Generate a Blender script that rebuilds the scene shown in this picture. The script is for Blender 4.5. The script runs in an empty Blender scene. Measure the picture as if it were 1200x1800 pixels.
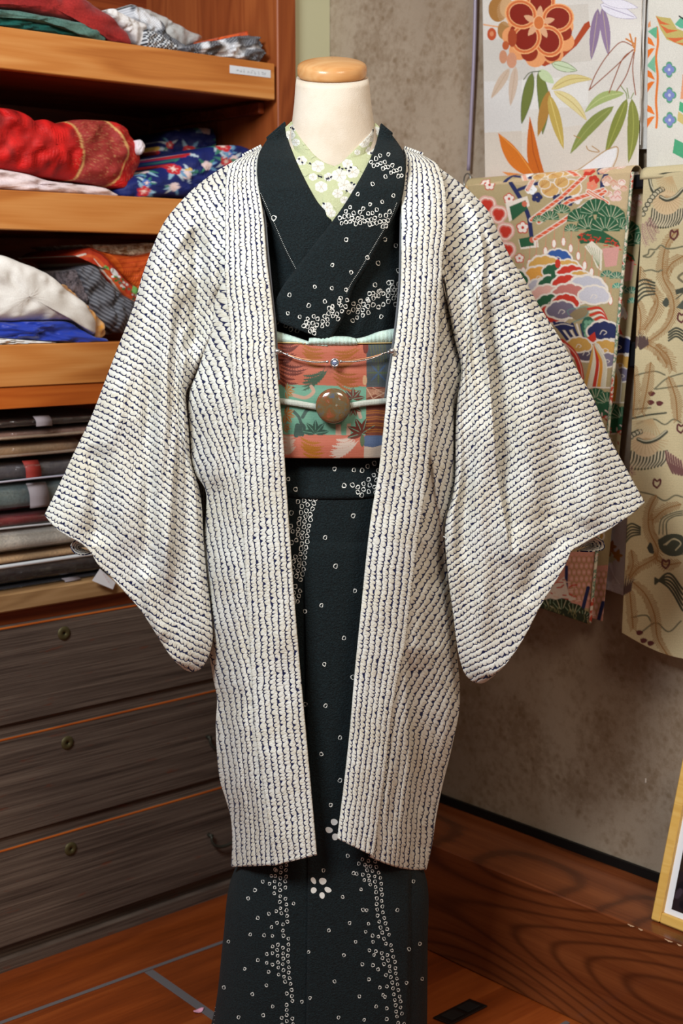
import bpy, math, random
import numpy as np
from math import pi, sin, cos, atan, sqrt, radians
from mathutils import Vector, Matrix
from mathutils.bvhtree import BVHTree
random.seed(7); rng = np.random.default_rng(7)
scn = bpy.context.scene; COL = scn.collection

# ------------------------------------------------------------------ camera, world, lights, exposure
F = 2485.; TH = atan(388/2485); H = 1.2          # focal length in pixels of a 1200x1800 frame, pitch, eye height
cam = bpy.data.objects.new('camera', bpy.data.cameras.new('camera')); COL.objects.link(cam)
cam.data.sensor_fit = 'VERTICAL'; cam.data.sensor_height = 36; cam.data.lens = F/1800*36
cam.location = (0, 0, H); cam.rotation_euler = (pi/2-TH, 0, 0)
cam.data.dof.use_dof = True; cam.data.dof.focus_distance = 1.95; cam.data.dof.aperture_fstop = 6.0
cam.data.clip_start = .05
scn.camera = cam
scn.view_settings.view_transform = 'Standard'; scn.view_settings.look = 'None'
scn.view_settings.gamma = 1; scn.view_settings.use_curve_mapping = False
scn.view_settings.exposure = 0.0
def area(name, loc, tgt, sx, sy, power, col):
    l = bpy.data.lights.new(name, 'AREA'); l.shape = 'RECTANGLE'; l.size = sx; l.size_y = sy
    l.energy = power; l.color = col
    o = bpy.data.objects.new(name, l); COL.objects.link(o); o.location = loc
    o.rotation_euler = (Vector(tgt)-Vector(loc)).to_track_quat('-Z', 'Y').to_euler()
    return o
area('window_light', (-1.0, .32, 2.45), (.1, 2.05, 1.35), .8, .6, 66, (.90, .96, 1.0))
area('warm_fill_light', (.9, .3, 2.5), (.15, 2.2, .9), .7, .5, 23, (1.0, .86, .70))  # added warm fill from an unseen source, stands in for warm bounce low down
w = bpy.data.worlds.new('room_ambience'); scn.world = w; w.use_nodes = True
nt = w.node_tree; bgn = nt.nodes['Background']
tc = nt.nodes.new('ShaderNodeTexCoord'); sp = nt.nodes.new('ShaderNodeSeparateXYZ'); cr = nt.nodes.new('ShaderNodeValToRGB')
mp = nt.nodes.new('ShaderNodeMapRange'); mp.inputs[1].default_value = -1; mp.inputs[2].default_value = 1
nt.links.new(tc.outputs['Generated'], sp.inputs[0]); nt.links.new(sp.outputs[2], mp.inputs[0]); nt.links.new(mp.outputs[0], cr.inputs[0])
cr.color_ramp.elements[0].color = (.46, .26, .13, 1); cr.color_ramp.elements[1].color = (.62, .68, .75, 1)
e = cr.color_ramp.elements.new(.5); e.color = (.55, .48, .40, 1)
nt.links.new(cr.outputs[0], bgn.inputs[0]); bgn.inputs[1].default_value = .235

# ------------------------------------------------------------------ geometry of the view, used to place things on real surfaces
CAM = np.array([0, 0, H]); Z = np.array([0, 0, 1.])
def ray(px, py):
    x = (px-600)/F; y = (py-900)/F
    return np.array([x, cos(TH)-y*sin(TH), -sin(TH)-y*cos(TH)])
def onpl(px, py, o, n):
    d = ray(px, py); return CAM+d*(np.dot(np.array(o)-CAM, n)/np.dot(d, n))
def PYs(px, py, Y):                                # arrays: point at world depth Y
    px = np.asarray(px, float); py = np.asarray(py, float); Y = np.asarray(Y, float)
    x = (px-600)/F; y = (py-900)/F
    dy = cos(TH)-y*sin(TH); t = Y/dy
    return np.stack([x*t, Y+0*t, H+t*(-sin(TH)-y*cos(TH))], -1)
AN = math.atan2(2800, F/cos(TH))
dL = np.array([sin(AN), cos(AN), 0]); nL = np.array([cos(AN), -sin(AN), 0])      # cabinet wall: along, out into the room
dR = nL.copy(); nR = -dL                                                          # right wall: along, out into the room
OL = onpl(0, 1712, [0, 0, 0], Z)
G = onpl(750, 1669.6, [0, 0, 0], Z); ZS = .2077
WR = onpl(775, 1409, [0, 0, ZS], Z); WR[2] = 0
def LP(u, w, z): return OL+dL*u+nL*w+Z*z
def RP(u, w, z): return WR+dR*u+nR*w+Z*z
def luz(px, py, w=0):
    p = onpl(px, py, OL+nL*w, nL); return float(np.dot(p-OL, dL)), float(p[2])
def ruz(px, py, w=0):
    p = onpl(px, py, WR+nR*w, nR); return float(np.dot(p-WR, dR)), float(p[2])

# ------------------------------------------------------------------ object helpers
def S(r, g, b):
    f = lambda c: (c/12.92 if c <= .04045 else ((c+.055)/1.055)**2.4)
    return (f(r/255), f(g/255), f(b/255), 1)
def thing(name, label, cat, loc=(0, 0, 0), group=None):
    o = bpy.data.objects.new(name, None); COL.objects.link(o); o.location = tuple(map(float, loc))
    o.empty_display_size = .05
    o['label'] = label; o['category'] = cat
    if group: o['group'] = group
    return o
def tag(o, label, cat, group=None, kind=None):
    o['label'] = label; o['category'] = cat
    if group: o['group'] = group
    if kind: o['kind'] = kind
    return o
def wloc(o):
    l = np.zeros(3)
    while o: l = l+np.array(o.location); o = o.parent
    return l
class MB:
    def __init__(s): s.v = []; s.f = []; s.m = []; s.uv = []; s.col = []; s.n = 0
    def add(s, V, Fc, mat=0, uv=None, col=None):
        V = np.asarray(V, float).reshape(-1, 3); k = len(V)
        s.v.append(V); s.uv.append(np.zeros((k, 2)) if uv is None else np.asarray(uv, float).reshape(-1, 2))
        s.col.append(np.ones((k, 3))*.5 if col is None else np.asarray(col, float).reshape(-1, 3))
        for q in Fc: s.f.append(tuple(int(i)+s.n for i in q))
        if isinstance(mat, int): s.m += [mat]*len(Fc)
        else: s.m += list(mat)
        s.n += k
    def grid(s, V, mat=0, uv=None, col=None, closeu=False, flip=False):
        n, m = V.shape[:2]; I = np.arange(n*m).reshape(n, m)
        if closeu: I = np.concatenate([I, I[:, :1]], 1)
        q = np.stack([I[:-1, :-1], I[:-1, 1:], I[1:, 1:], I[1:, :-1]], -1).reshape(-1, 4)
        if flip: q = q[:, ::-1]
        s.add(V, q.tolist(), mat, uv, col)
    def box(s, o, ax, ay, az, mat=0):
        o, ax, ay, az = [np.array(q, float) for q in (o, ax, ay, az)]
        V = [o+i*ax+j*ay+k*az for k in (0, 1) for j in (0, 1) for i in (0, 1)]
        Fc = [(0, 2, 3, 1), (4, 5, 7, 6), (0, 1, 5, 4), (2, 6, 7, 3), (0, 4, 6, 2), (1, 3, 7, 5)]
        if np.dot(np.cross(ax, ay), az) < 0: Fc = [q[::-1] for q in Fc]
        s.add(V, Fc, mat)
    def bev(s, o, ax, ay, az, r=.003, mat=0):
        """box with bevelled edges"""
        o, ax, ay, az = [np.array(q, float) for q in (o, ax, ay, az)]
        L = [np.linalg.norm(a) for a in (ax, ay, az)]; e = [a/l for a, l in zip((ax, ay, az), L)]
        r = min(r, min(L)*.45); V = []; idx = {}
        for k in (0, 1):
            for j in (0, 1):
                for i in (0, 1):
                    for d in range(3):
                        p = o.copy()
                        for a, t in enumerate((i, j, k)):
                            ins = 0 if a == d else r
                            p = p+e[a]*(ins if t == 0 else L[a]-ins)
                        idx[(i, j, k, d)] = len(V); V.append(p)
        Fc = []
        g = lambda i, j, k, d: idx[(i, j, k, d)]
        for d in range(3):
            for t in (0, 1):
                c = [(0, 0), (1, 0), (1, 1), (0, 1)]
                q = []
                for (a, b) in c:
                    k3 = [0, 0, 0]; k3[d] = t; k3[(d+1) % 3] = a; k3[(d+2) % 3] = b
                    q.append(g(*k3, d))
                Fc.append(q if t else q[::-1])
        for d in range(3):
            d1, d2 = (d+1) % 3, (d+2) % 3
            for a in (0, 1):
                for b in (0, 1):
                    A = [0]*3; B = [0]*3
                    A[d] = 0; B[d] = 1; A[d1] = B[d1] = a; A[d2] = B[d2] = b
                    q = [g(*A, d1), g(*B, d1), g(*B, d2), g(*A, d2)]
                    Fc.append(q if a == b else q[::-1])
        for i in (0, 1):
            for j in (0, 1):
                for k in (0, 1):
                    q = [g(i, j, k, 0), g(i, j, k, 1), g(i, j, k, 2)]
                    Fc.append(q if (i+j+k) % 2 else q[::-1])
        if np.dot(np.cross(ax, ay), az) < 0: Fc = [q[::-1] for q in Fc]
        s.add(V, Fc, mat)
    def tube(s, pts, r, k=8, mat=0, closed=False):
        pts = np.asarray(pts, float); n = len(pts)
        r = np.broadcast_to(np.asarray(r, float), (n,))
        if closed: T = np.roll(pts, -1, 0)-np.roll(pts, 1, 0)
        else: T = np.gradient(pts, axis=0)
        T /= np.linalg.norm(T, axis=1)[:, None]+1e-12
        up = np.array([.13, .21, .97]); a = np.cross(T, up); a /= np.linalg.norm(a, axis=1)[:, None]+1e-9; b = np.cross(T, a)
        th = np.arange(k)/k*2*pi
        V = pts[:, None]+r[:, None, None]*(np.cos(th)[None, :, None]*a[:, None]+np.sin(th)[None, :, None]*b[:, None])
        if closed: V = np.concatenate([V, V[:1]], 0)
        s.grid(V, mat, closeu=True)
        if not closed:
            c = s.n; s.add([pts[0], pts[-1]], [], mat)
            base = c-n*k
            for i in range(k):
                s.f.append((base+i, c, base+(i+1) % k)); s.m.append(mat)
                s.f.append((base+(n-1)*k+(i+1) % k, c+1, base+(n-1)*k+i)); s.m.append(mat)
    def lathe(s, prof, c, k=48, mat=0, sx=1, sy=1):
        prof = np.asarray(prof, float); th = np.arange(k)/k*2*pi; c = np.asarray(c, float)
        V = np.stack([c[0]+prof[:, :1]*sx*np.cos(th), c[1]+prof[:, :1]*sy*np.sin(th), c[2]+prof[:, 1:]+0*th], -1)
        s.grid(V, mat, closeu=True, flip=prof[-1, 1] < prof[0, 1])
    def build(s, name, mats, parent=None, smooth=True, angle=None):
        me = bpy.data.meshes.new(name)
        V = np.concatenate(s.v); o0 = wloc(parent) if parent else np.zeros(3)
        V = V-o0
        me.from_pydata(V.tolist(), [], s.f)
        if not isinstance(mats, (list, tuple)): mats = [mats]
        for m in mats: me.materials.append(m)
        me.polygons.foreach_set('material_index', np.array(s.m, dtype=np.int32))
        me.polygons.foreach_set('use_smooth', np.full(len(s.f), smooth))
        UV = np.concatenate(s.uv); C = np.concatenate(s.col)
        li = np.zeros(len(me.loops), dtype=np.int32); me.loops.foreach_get('vertex_index', li)
        if np.abs(UV).max() > 0:
            l = me.uv_layers.new(name='pat'); l.data.foreach_set('uv', UV[li].ravel())
        if (C != .5).any():
            a = me.color_attributes.new('dye', 'FLOAT_COLOR', 'POINT')
            a.data.foreach_set('color', np.concatenate([C, np.ones((len(C), 1))], 1).ravel())
        me.update()
        if smooth and angle: 
            try: me.set_sharp_from_angle(angle=radians(angle))
            except Exception: pass
        o = bpy.data.objects.new(name, me); COL.objects.link(o)
        if parent: o.parent = parent
        return o

# ------------------------------------------------------------------ material helpers
class N:
    """tiny wrapper: write shader maths as expressions"""
    def __init__(s, t, k): s.t = t; s.k = k
    def _m(s, op, *a):
        n = s.t.nodes.new('ShaderNodeMath'); n.operation = op
        for i, x in enumerate((s,)+a):
            if isinstance(x, N): s.t.links.new(x.k, n.inputs[i])
            else: n.inputs[i].default_value = x
        return N(s.t, n.outputs[0])
    def __add__(s, o): return s._m('ADD', o)
    __radd__ = __add__
    def __mul__(s, o): return s._m('MULTIPLY', o)
    __rmul__ = __mul__
    def __sub__(s, o): return s._m('SUBTRACT', o)
    def __rsub__(s, o): return (s*-1)+o
    def __truediv__(s, o): return s._m('DIVIDE', o)
    def __pow__(s, o): return s._m('POWER', o)
    def f(s, op, *a): return s._m(op, *a)
    def step(s, a, b):     # smooth 0..1 between a and b
        n = s.t.nodes.new('ShaderNodeMapRange'); n.interpolation_type = 'SMOOTHSTEP'
        s.t.links.new(s.k, n.inputs[0])
        for i, x in ((1, a), (2, b)):
            if isinstance(x, N): s.t.links.new(x.k, n.inputs[i])
            else: n.inputs[i].default_value = x
        return N(s.t, n.outputs[0])
class M:
    def __init__(s, name, rough=.7, spec=.3, color=None, **kw):
        s.m = bpy.data.materials.new(name); s.m.use_nodes = True; s.t = s.m.node_tree
        s.b = s.t.nodes['Principled BSDF']; s.b.inputs['Roughness'].default_value = rough
        s.b.inputs['Specular IOR Level'].default_value = spec
        if color: s.b.inputs['Base Color'].default_value = color
        for k, v in kw.items(): s.b.inputs[k.replace('_', ' ')].default_value = v
    def coord(s, kind='Object', scale=(1, 1, 1), rot=(0, 0, 0)):
        n = s.t.nodes.new('ShaderNodeTexCoord'); mpn = s.t.nodes.new('ShaderNodeMapping')
        mpn.inputs['Scale'].default_value = scale; mpn.inputs['Rotation'].default_value = rot
        s.t.links.new(n.outputs[kind], mpn.inputs[0]); return mpn.outputs[0]
    def sep(s, c):
        n = s.t.nodes.new('ShaderNodeSeparateXYZ'); s.t.links.new(c, n.inputs[0])
        return [N(s.t, n.outputs[i]) for i in range(3)]
    def comb(s, x, y, z=0):
        n = s.t.nodes.new('ShaderNodeCombineXYZ')
        for i, q in enumerate((x, y, z)):
            if isinstance(q, N): s.t.links.new(q.k, n.inputs[i])
            else: n.inputs[i].default_value = q
        return n.outputs[0]
    def noise(s, c, scale=5, detail=3, rough=.5, dist=0):
        n = s.t.nodes.new('ShaderNodeTexNoise'); s.t.links.new(c, n.inputs['Vector'])
        n.inputs['Scale'].default_value = scale; n.inputs['Detail'].default_value = detail
        n.inputs['Roughness'].default_value = rough; n.inputs['Distortion'].default_value = dist
        return N(s.t, n.outputs[0])
    def vor(s, c, scale=5, feature='F1', out='Distance', rnd=1):
        n = s.t.nodes.new('ShaderNodeTexVoronoi'); n.feature = feature; s.t.links.new(c, n.inputs['Vector'])
        n.inputs['Scale'].default_value = scale; n.inputs['Randomness'].default_value = rnd
        return n.outputs[out] if out != 'Distance' else N(s.t, n.outputs[out])
    def white(s, x):
        n = s.t.nodes.new('ShaderNodeTexWhiteNoise'); n.noise_dimensions = '1D'; s.t.links.new(x.k, n.inputs['W'])
        return N(s.t, n.outputs[0])
    def attr(s, name):
        n = s.t.nodes.new('ShaderNodeAttribute'); n.attribute_name = name; return n.outputs['Color']
    def mix(s, fac, a, b, mode='MIX'):
        n = s.t.nodes.new('ShaderNodeMix'); n.data_type = 'RGBA'; n.blend_type = mode
        for i, x in ((0, fac), (6, a), (7, b)):
            if isinstance(x, N): s.t.links.new(x.k, n.inputs[i])
            elif isinstance(x, bpy.types.NodeSocket): s.t.links.new(x, n.inputs[i])
            else: n.inputs[i].default_value = x
        return n.outputs[2]
    def ramp(s, fac, stops):
        n = s.t.nodes.new('ShaderNodeValToRGB'); s.t.links.new(fac.k, n.inputs[0]); r = n.color_ramp
        r.elements[0].position = stops[0][0]; r.elements[0].color = stops[0][1]
        r.elements[1].position = stops[-1][0]; r.elements[1].color = stops[-1][1]
        for p, c in stops[1:-1]: e = r.elements.new(p); e.color = c
        return n.outputs[0]
    def base(s, sock): s.t.links.new(sock, s.b.inputs['Base Color']); return s
    def bump(s, h, strength=.5, dist=.001):
        n = s.t.nodes.new('ShaderNodeBump'); n.inputs['Strength'].default_value = strength; n.inputs['Distance'].default_value = dist
        s.t.links.new(h.k, n.inputs['Height']); s.t.links.new(n.outputs[0], s.b.inputs['Normal']); return s
    def rough(s, x): s.t.links.new(x.k, s.b.inputs['Roughness']); return s

def wood(name, c1, c2, c3, ang, scale=1, rough=.35, grain=1., rings=9, coat=0, bump=.15, fine=1., vert=False):
    """wood with grain running along the horizontal direction at angle ang (radians about z)"""
    m = M(name, rough)
    c = m.coord('Object', rot=(0, 0, -ang))
    x, y, z = m.sep(c)
    if vert: x, z = z, x
    st = m.comb(x*1.2*scale, y*9*scale, z*11*scale)
    n1 = m.noise(st, 1.6, 1.5, .4, .25)
    n2 = m.noise(m.comb(x*6, y*160, z*200), 1, 2, .6)*fine+(1-fine)*.5
    rg = ((n1*rings*6.28).f('SINE')*.5+.5)
    f = n1*.62+rg*.15+n2*.25*grain
    m.base(m.ramp(f, [(.22, c3), (.48, c2), (.72, c1)]))
    if coat: m.b.inputs['Coat Weight'].default_value = coat; m.b.inputs['Coat Roughness'].default_value = .12
    m.bump(n2+rg*.3, bump, .0006)
    return m.m
ANL = math.atan2(dL[1], dL[0]); ANR = math.atan2(dR[1], dR[0])
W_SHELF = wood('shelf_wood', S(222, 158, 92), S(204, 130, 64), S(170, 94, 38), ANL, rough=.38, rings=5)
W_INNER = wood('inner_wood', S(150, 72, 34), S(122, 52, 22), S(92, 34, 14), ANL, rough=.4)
W_RAIL = wood('rail_wood', S(205, 112, 44), S(186, 92, 32), S(150, 66, 22), ANL, rough=.35)
def step_mat():
    m = M('step_wood', .26); m.b.inputs['Coat Weight'].default_value = .3; m.b.inputs['Coat Roughness'].default_value = .12
    x, y, z = m.sep(m.coord('Object', rot=(0, 0, -ANR)))
    n0 = m.noise(m.comb(x*1.5, y*4.5+3, z*4.6), 1, 0, .3); n1 = m.noise(m.comb(x*2, y*26, z*30), 1, 2, .5); n2 = m.noise(m.comb(x*7, y*260, z*320), 1, 2, .5)
    q = (n0*120+n1*1.5).f('SINE')*.5+.5; ln = q.f('POWER', 5.)
    m.base(m.mix(ln*.62, m.ramp(n1*.7+n2*.3, [(.3, S(98, 46, 22)), (.7, S(136, 74, 38))]), S(56, 24, 12))); m.bump(n2, .1, .0005); return m.m
W_STEP = step_mat()
W_SIDE = wood('side_panel_wood', S(168, 92, 46), S(144, 72, 34), S(112, 50, 22), ANL, rough=.4, vert=True)
W_TAN = wood('tan_wood', S(190, 150, 105), S(168, 128, 84), S(130, 92, 56), ANL, rough=.5)
W_CAP = wood('cap_wood', S(214, 164, 110), S(206, 150, 94), S(186, 128, 74), .3, scale=2, rough=.3, coat=.15)
W_FRAME = wood('frame_wood', S(232, 190, 110), S(222, 176, 92), S(205, 155, 74), ANR, scale=2, rough=.4, bump=.05)

def floor_mat():
    m = M('floor_wood', .32); m.b.inputs['Coat Weight'].default_value = .15; m.b.inputs['Coat Roughness'].default_value = .2
    x, y, z = m.sep(m.coord('Object', rot=(0, 0, -ANL)))
    r = (y*11.1).f('FLOOR'); rr = m.white(r)
    n1 = m.noise(m.comb(x*1.4+rr*9, y*10, 0), 2, 4, .55, .3); n2 = m.noise(m.comb(x*8, y*160, 0), 1, 3, .6)
    f = n1*.6+n2*.25+rr*.18
    c = m.ramp(f, [(.28, S(92, 38, 12)), (.5, S(130, 58, 20)), (.75, S(160, 80, 32))])
    m.base(c); m.bump(n2, .08, .0005); return m.m
def chest_mat():
    m = M('weathered_wood', .62)
    x, y, z = m.sep(m.coord('Object', rot=(0, 0, -ANL)))
    n1 = m.noise(m.comb(x*1.1, y*3, z*60), 1.5, 6, .7, .5); n2 = m.noise(m.comb(x*5, y*9, z*420), 1, 3, .6)
    n3 = m.noise(m.comb(x*9, y*9, z*40), 2.2, 4, .6)
    f = n1*.55+n2*.5
    c = m.ramp(f, [(.36, S(46, 34, 28)), (.5, S(88, 72, 62)), (.7, S(124, 106, 92))])
    m.base(m.mix(n3.step(.6, .74)*.6, c, S(112, 52, 28))); m.bump(f, .7, .002); return m.m
def wall_mat():
    m = M('mottled_wallpaper', .75, .2)
    c = m.coord('Object')
    n1 = m.noise(c, 9, 5, .6); n2 = m.noise(c, 70, 5, .7); n3 = m.noise(c, 2.2, 3, .5); n4 = m.noise(c, 600, 2, .5); v = m.vor(c, 55)
    b = m.mix(n3.step(.3, .7), S(152, 134, 115), S(174, 157, 137))
    sp_ = (n2*.6+n1*.75).step(.60, .86)
    b = m.mix(sp_*.55, b, S(120, 96, 70))
    dots = (1-v.step(.14, .42))*n1.step(.42, .58)
    b = m.mix(dots*.42, b, S(112, 88, 60)); b = m.mix(n4.step(.3, .7)*.12, b, S(90, 78, 62))
    m.base(b); m.bump(n4+n2*.5, .3, .0006); return m.m
def dyed(name, rough=.6, scale=900, strength=.35, sheen=.0, spec=.3):
    m = M(name, rough, spec)
    c = m.coord('Object'); n = m.noise(c, scale, 2, .6)
    m.base(m.mix(n*.35, m.attr('dye'), (0, 0, 0, 1), 'MIX') if False else m.mix(n.step(.2, .8)*.22, m.attr('dye'), (.02, .02, .02, 1)))
    m.bump(n, strength, .0008)
    if sheen: m.b.inputs['Sheen Weight'].default_value = sheen
    return m.m
def cloth(name, c1, c2, rough=.75, scale=260, nsc=14, strength=.3, spec=.25, sheen=.15):
    m = M(name, rough, spec); c = m.coord('Object')
    n = m.noise(c, scale, 2, .6); n2 = m.noise(c, nsc, 3, .5)
    m.base(m.mix((n*.4+n2*.6).step(.35, .65), c1, c2)); m.bump(n*.6+n2*2, strength, .0015)
    m.b.inputs['Sheen Weight'].default_value = sheen
    return m.m
CREPE = None
def crepe_mat():
    m = M('black_green_crepe', .72, .25); x = m.coord('Object')
    n = m.noise(x, 420, 3, .6, .6); n2 = m.noise(x, 30, 2, .5)
    m.base(m.mix(n.step(.3, .7), S(7, 15, 17), S(16, 32, 36))); m.bump(n+n2*.4, 1., .0028)
    m.b.inputs['Sheen Weight'].default_value = .03
    return m.m
def shibori_mat():
    m = M('tied_stitch_silk', .72, .22)
    uvn = m.t.nodes.new('ShaderNodeUVMap'); uvn.uv_map = 'pat'
    a, b, _ = m.sep(uvn.outputs[0])
    low = m.noise(m.comb(a*.35, b*.28), 1, 3, .6)
    a = a+(low-.5)*.8
    la = a.f('ROUND'); da = a-la
    ph = m.white(la)
    jit = m.noise(m.comb(la*3.7, b*.45), 1, 2, .5)
    bb = b+ph*7+(jit-.5)*3.0
    sn = (bb*pi).f('SINE').f('ABSOLUTE')
    cusp = 1-sn
    kn = m.noise(m.comb(la*5.1, b*.8), 1, 2, .6)
    sg = m.noise(m.comb(la*2.9, b*.3), 1, 1, .5)*.5+.02
    off = (sn-.55)*sg+(kn-.5)*.24
    d = (da-off).f('ABSOLUTE')
    wd = cusp*cusp*cusp*.24+kn*.12+.03
    dark = 1-d.step(wd*.55, wd*1.15+.02)
    dark = dark*kn.step(.2, .36)
    cell = (da.f('ABSOLUTE')*2)                      # 0 on the line .. 1 mid row
    puff = (1-(1-cell)*(1-cell))*(sn*.45+.55)
    fine = (bb*pi*5+da*9).f('SINE')*.12
    wn = m.noise(m.comb(a*1.4, b*1.1), 1, 3, .6); wl = m.noise(m.comb(a*.12, b*.1), 1, 2, .5)
    cream = m.mix((wn*.6+wl*.5).step(.42, .72), S(231, 231, 224), S(217, 211, 194))
    groove = (1-puff.step(.05, .6))*.22
    cream = m.mix(groove, cream, S(188, 174, 148))
    m.base(m.mix(dark, cream, S(16, 24, 68)))
    h = puff+fine*cell-dark*.5
    m.bump(h, .55, .0016)
    m.b.inputs['Sheen Weight'].default_value = .1
    return m.m
def plastic_film():
    m = M('clear_plastic_film', .12); t = m.t
    out = t.nodes['Material Output']; tr = t.nodes.new('ShaderNodeBsdfTransparent'); gl = t.nodes.new('ShaderNodeBsdfGlossy')
    gl.inputs['Roughness'].default_value = .16; mx = t.nodes.new('ShaderNodeMixShader'); lw = t.nodes.new('ShaderNodeLayerWeight'); lw.inputs[0].default_value = .35
    tr.inputs[0].default_value = (.98, .98, .99, 1)
    n = m.noise(m.coord('Object'), 22, 4, .6, 1.2); bp = t.nodes.new('ShaderNodeBump'); bp.inputs['Strength'].default_value = .9; bp.inputs['Distance'].default_value = .012
    t.links.new(n.k, bp.inputs['Height']); t.links.new(bp.outputs[0], gl.inputs['Normal'])
    f = N(t, lw.outputs['Facing'])*.4+.07
    t.links.new(f.k, mx.inputs[0]); t.links.new(tr.outputs[0], mx.inputs[1]); t.links.new(gl.outputs[0], mx.inputs[2]); t.links.new(mx.outputs[0], out.inputs[0])
    t.nodes.remove(m.b)
    return m.m
FLOOR = floor_mat(); CHEST = chest_mat(); WALLP = wall_mat(); SHIBORI = shibori_mat(); CREPE = crepe_mat(); FILM = plastic_film()
DYED = dyed('woven_brocade'); DYED_SOFT = dyed('printed_silk', .65, 700, .2)
PLAIN = {}
def flat(name, col, rough=.6, spec=.3, **kw):
    if name not in PLAIN: PLAIN[name] = M(name, rough, spec, col, **kw).m
    return PLAIN[name]
WHITE_DYE = flat('undyed_white_resist', S(232, 230, 222), .8)
LINING = flat('grey_lining_silk', S(92, 94, 98), .6)

# ------------------------------------------------------------------ curve / patch helpers
def resamp(pts, n, smooth=True):
    P = np.asarray(pts, float)
    if smooth and len(P) > 2:                         # Catmull-Rom (centripetal-ish, on chord length)
        E0 = np.concatenate([[2*P[0]-P[1]], P, [2*P[-1]-P[-2]]]); out = []
        for i in range(len(P)-1):
            p0, p1, p2, p3 = E0[i:i+4]; l0, l1, l2 = [max(np.linalg.norm(q), 1e-6) for q in (p1-p0, p2-p1, p3-p2)]
            m1 = (p2-p1)/l1*.5*l1+(p1-p0)/l0*.5*l1; m2 = (p3-p2)/l2*.5*l1+(p2-p1)/l1*.5*l1
            for t in np.linspace(0, 1, 12, endpoint=False):
                out.append((2*t**3-3*t*t+1)*p1+(t**3-2*t*t+t)*m1+(-2*t**3+3*t*t)*p2+(t**3-t*t)*m2)
        out.append(P[-1]); P = np.array(out)
    s = np.concatenate([[0], np.cumsum(np.linalg.norm(np.diff(P, axis=0), axis=1))]); q = np.linspace(0, s[-1], n)
    return np.stack([np.interp(q, s, P[:, k]) for k in range(P.shape[1])], -1)
def bypy(pts, ys):                                    # x of a polyline as a function of y
    P = resamp(pts, 400); o = np.argsort(P[:, 1]); return np.interp(ys, P[o, 1], P[o, 0])
def loft(A, B, n, m, smooth=True):
    a = resamp(A, n, smooth); b = resamp(B, n, smooth); s = np.linspace(0, 1, m)[None, :, None]
    return a[:, None]*(1-s)+b[:, None]*s
def coons(t0, t1, s0, s1, n, m):
    """t0/t1: curves along s (n samples); s0/s1: curves along t (m samples)"""
    A = resamp(t0, n); B = resamp(t1, n); Cc = resamp(s0, m); D = resamp(s1, m)
    s = np.linspace(0, 1, n)[:, None, None]; t = np.linspace(0, 1, m)[None, :, None]
    return ((1-t)*A[:, None]+t*B[:, None]+(1-s)*Cc[None]+s*D[None]
            - ((1-s)*(1-t)*A[0]+s*(1-t)*A[-1]+(1-s)*t*B[0]+s*t*B[-1]))
def folds(XY, fl):
    """towards-camera displacement from a list of (polyline, amplitude, width on its left, width on its right)"""
    out = np.zeros(XY.shape[:-1])
    for pts, amp, wl, wr in fl:
        P = resamp(pts, 26); best = np.full(out.shape, 1e9); sg = np.zeros(out.shape); tt = np.zeros(out.shape)
        for i in range(len(P)-1):
            a, b = P[i], P[i+1]; d = b-a; L2 = d@d
            t = np.clip(((XY-a)@d)/L2, 0, 1); q = XY-a-t[..., None]*d
            ds = np.hypot(q[..., 0], q[..., 1]); k = ds < best
            best = np.where(k, ds, best); cr_ = d[0]*(XY[..., 1]-a[1])-d[1]*(XY[..., 0]-a[0])
            sg = np.where(k, cr_, sg); tt = np.where(k, (i+t)/(len(P)-1), tt)
        wd = np.where(sg > 0, wl, wr)                # downward line: positive cross = image left
        out += amp*np.exp(-(best/wd)**2)*np.clip(np.sin(pi*np.clip(tt*.96+.02, 0, 1))*2.2, 0, 1)
    return out
def normals(V):
    a = np.gradient(V, axis=0); b = np.gradient(V, axis=1); n = np.cross(a, b)
    return n/(np.linalg.norm(n, axis=-1, keepdims=True)+1e-12)
def shell(mb, V, V2=None, thick=.002, mf=0, mbk=0, uv=None, col=None):
    """grid V facing the room with a second layer V2 (or an offset of V), stitched round the rim"""
    if V2 is None:
        n = normals(V); s = np.sign((n*(CAM-V)).sum(-1).mean()); V2 = V-n*s*thick
    n_, m_ = V.shape[:2]; I = np.arange(n_*m_).reshape(n_, m_); K = n_*m_
    nn = normals(V); fl = ((nn*(CAM-V)).sum(-1).mean() < 0)
    q = np.stack([I[:-1, :-1], I[1:, :-1], I[1:, 1:], I[:-1, 1:]], -1).reshape(-1, 4)
    if fl: q = q[:, ::-1]
    fr = q.tolist(); bk = (q[:, ::-1]+K).tolist()
    rim = np.concatenate([I[0, :], I[1:, -1], I[-1, -2::-1], I[-2:0:-1, 0]]); r2 = np.roll(rim, -1)
    rq = np.stack([rim, r2, r2+K, rim+K], -1)
    if fl: rq = rq[:, ::-1]
    mb.add(np.concatenate([V.reshape(-1, 3), V2.reshape(-1, 3)]), fr+bk+rq.tolist(), [mf]*len(fr)+[mbk]*len(bk)+[mf]*len(rq),
           None if uv is None else np.concatenate([uv.reshape(-1, 2)]*2), None if col is None else np.concatenate([col.reshape(-1, 3)]*2))
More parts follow.
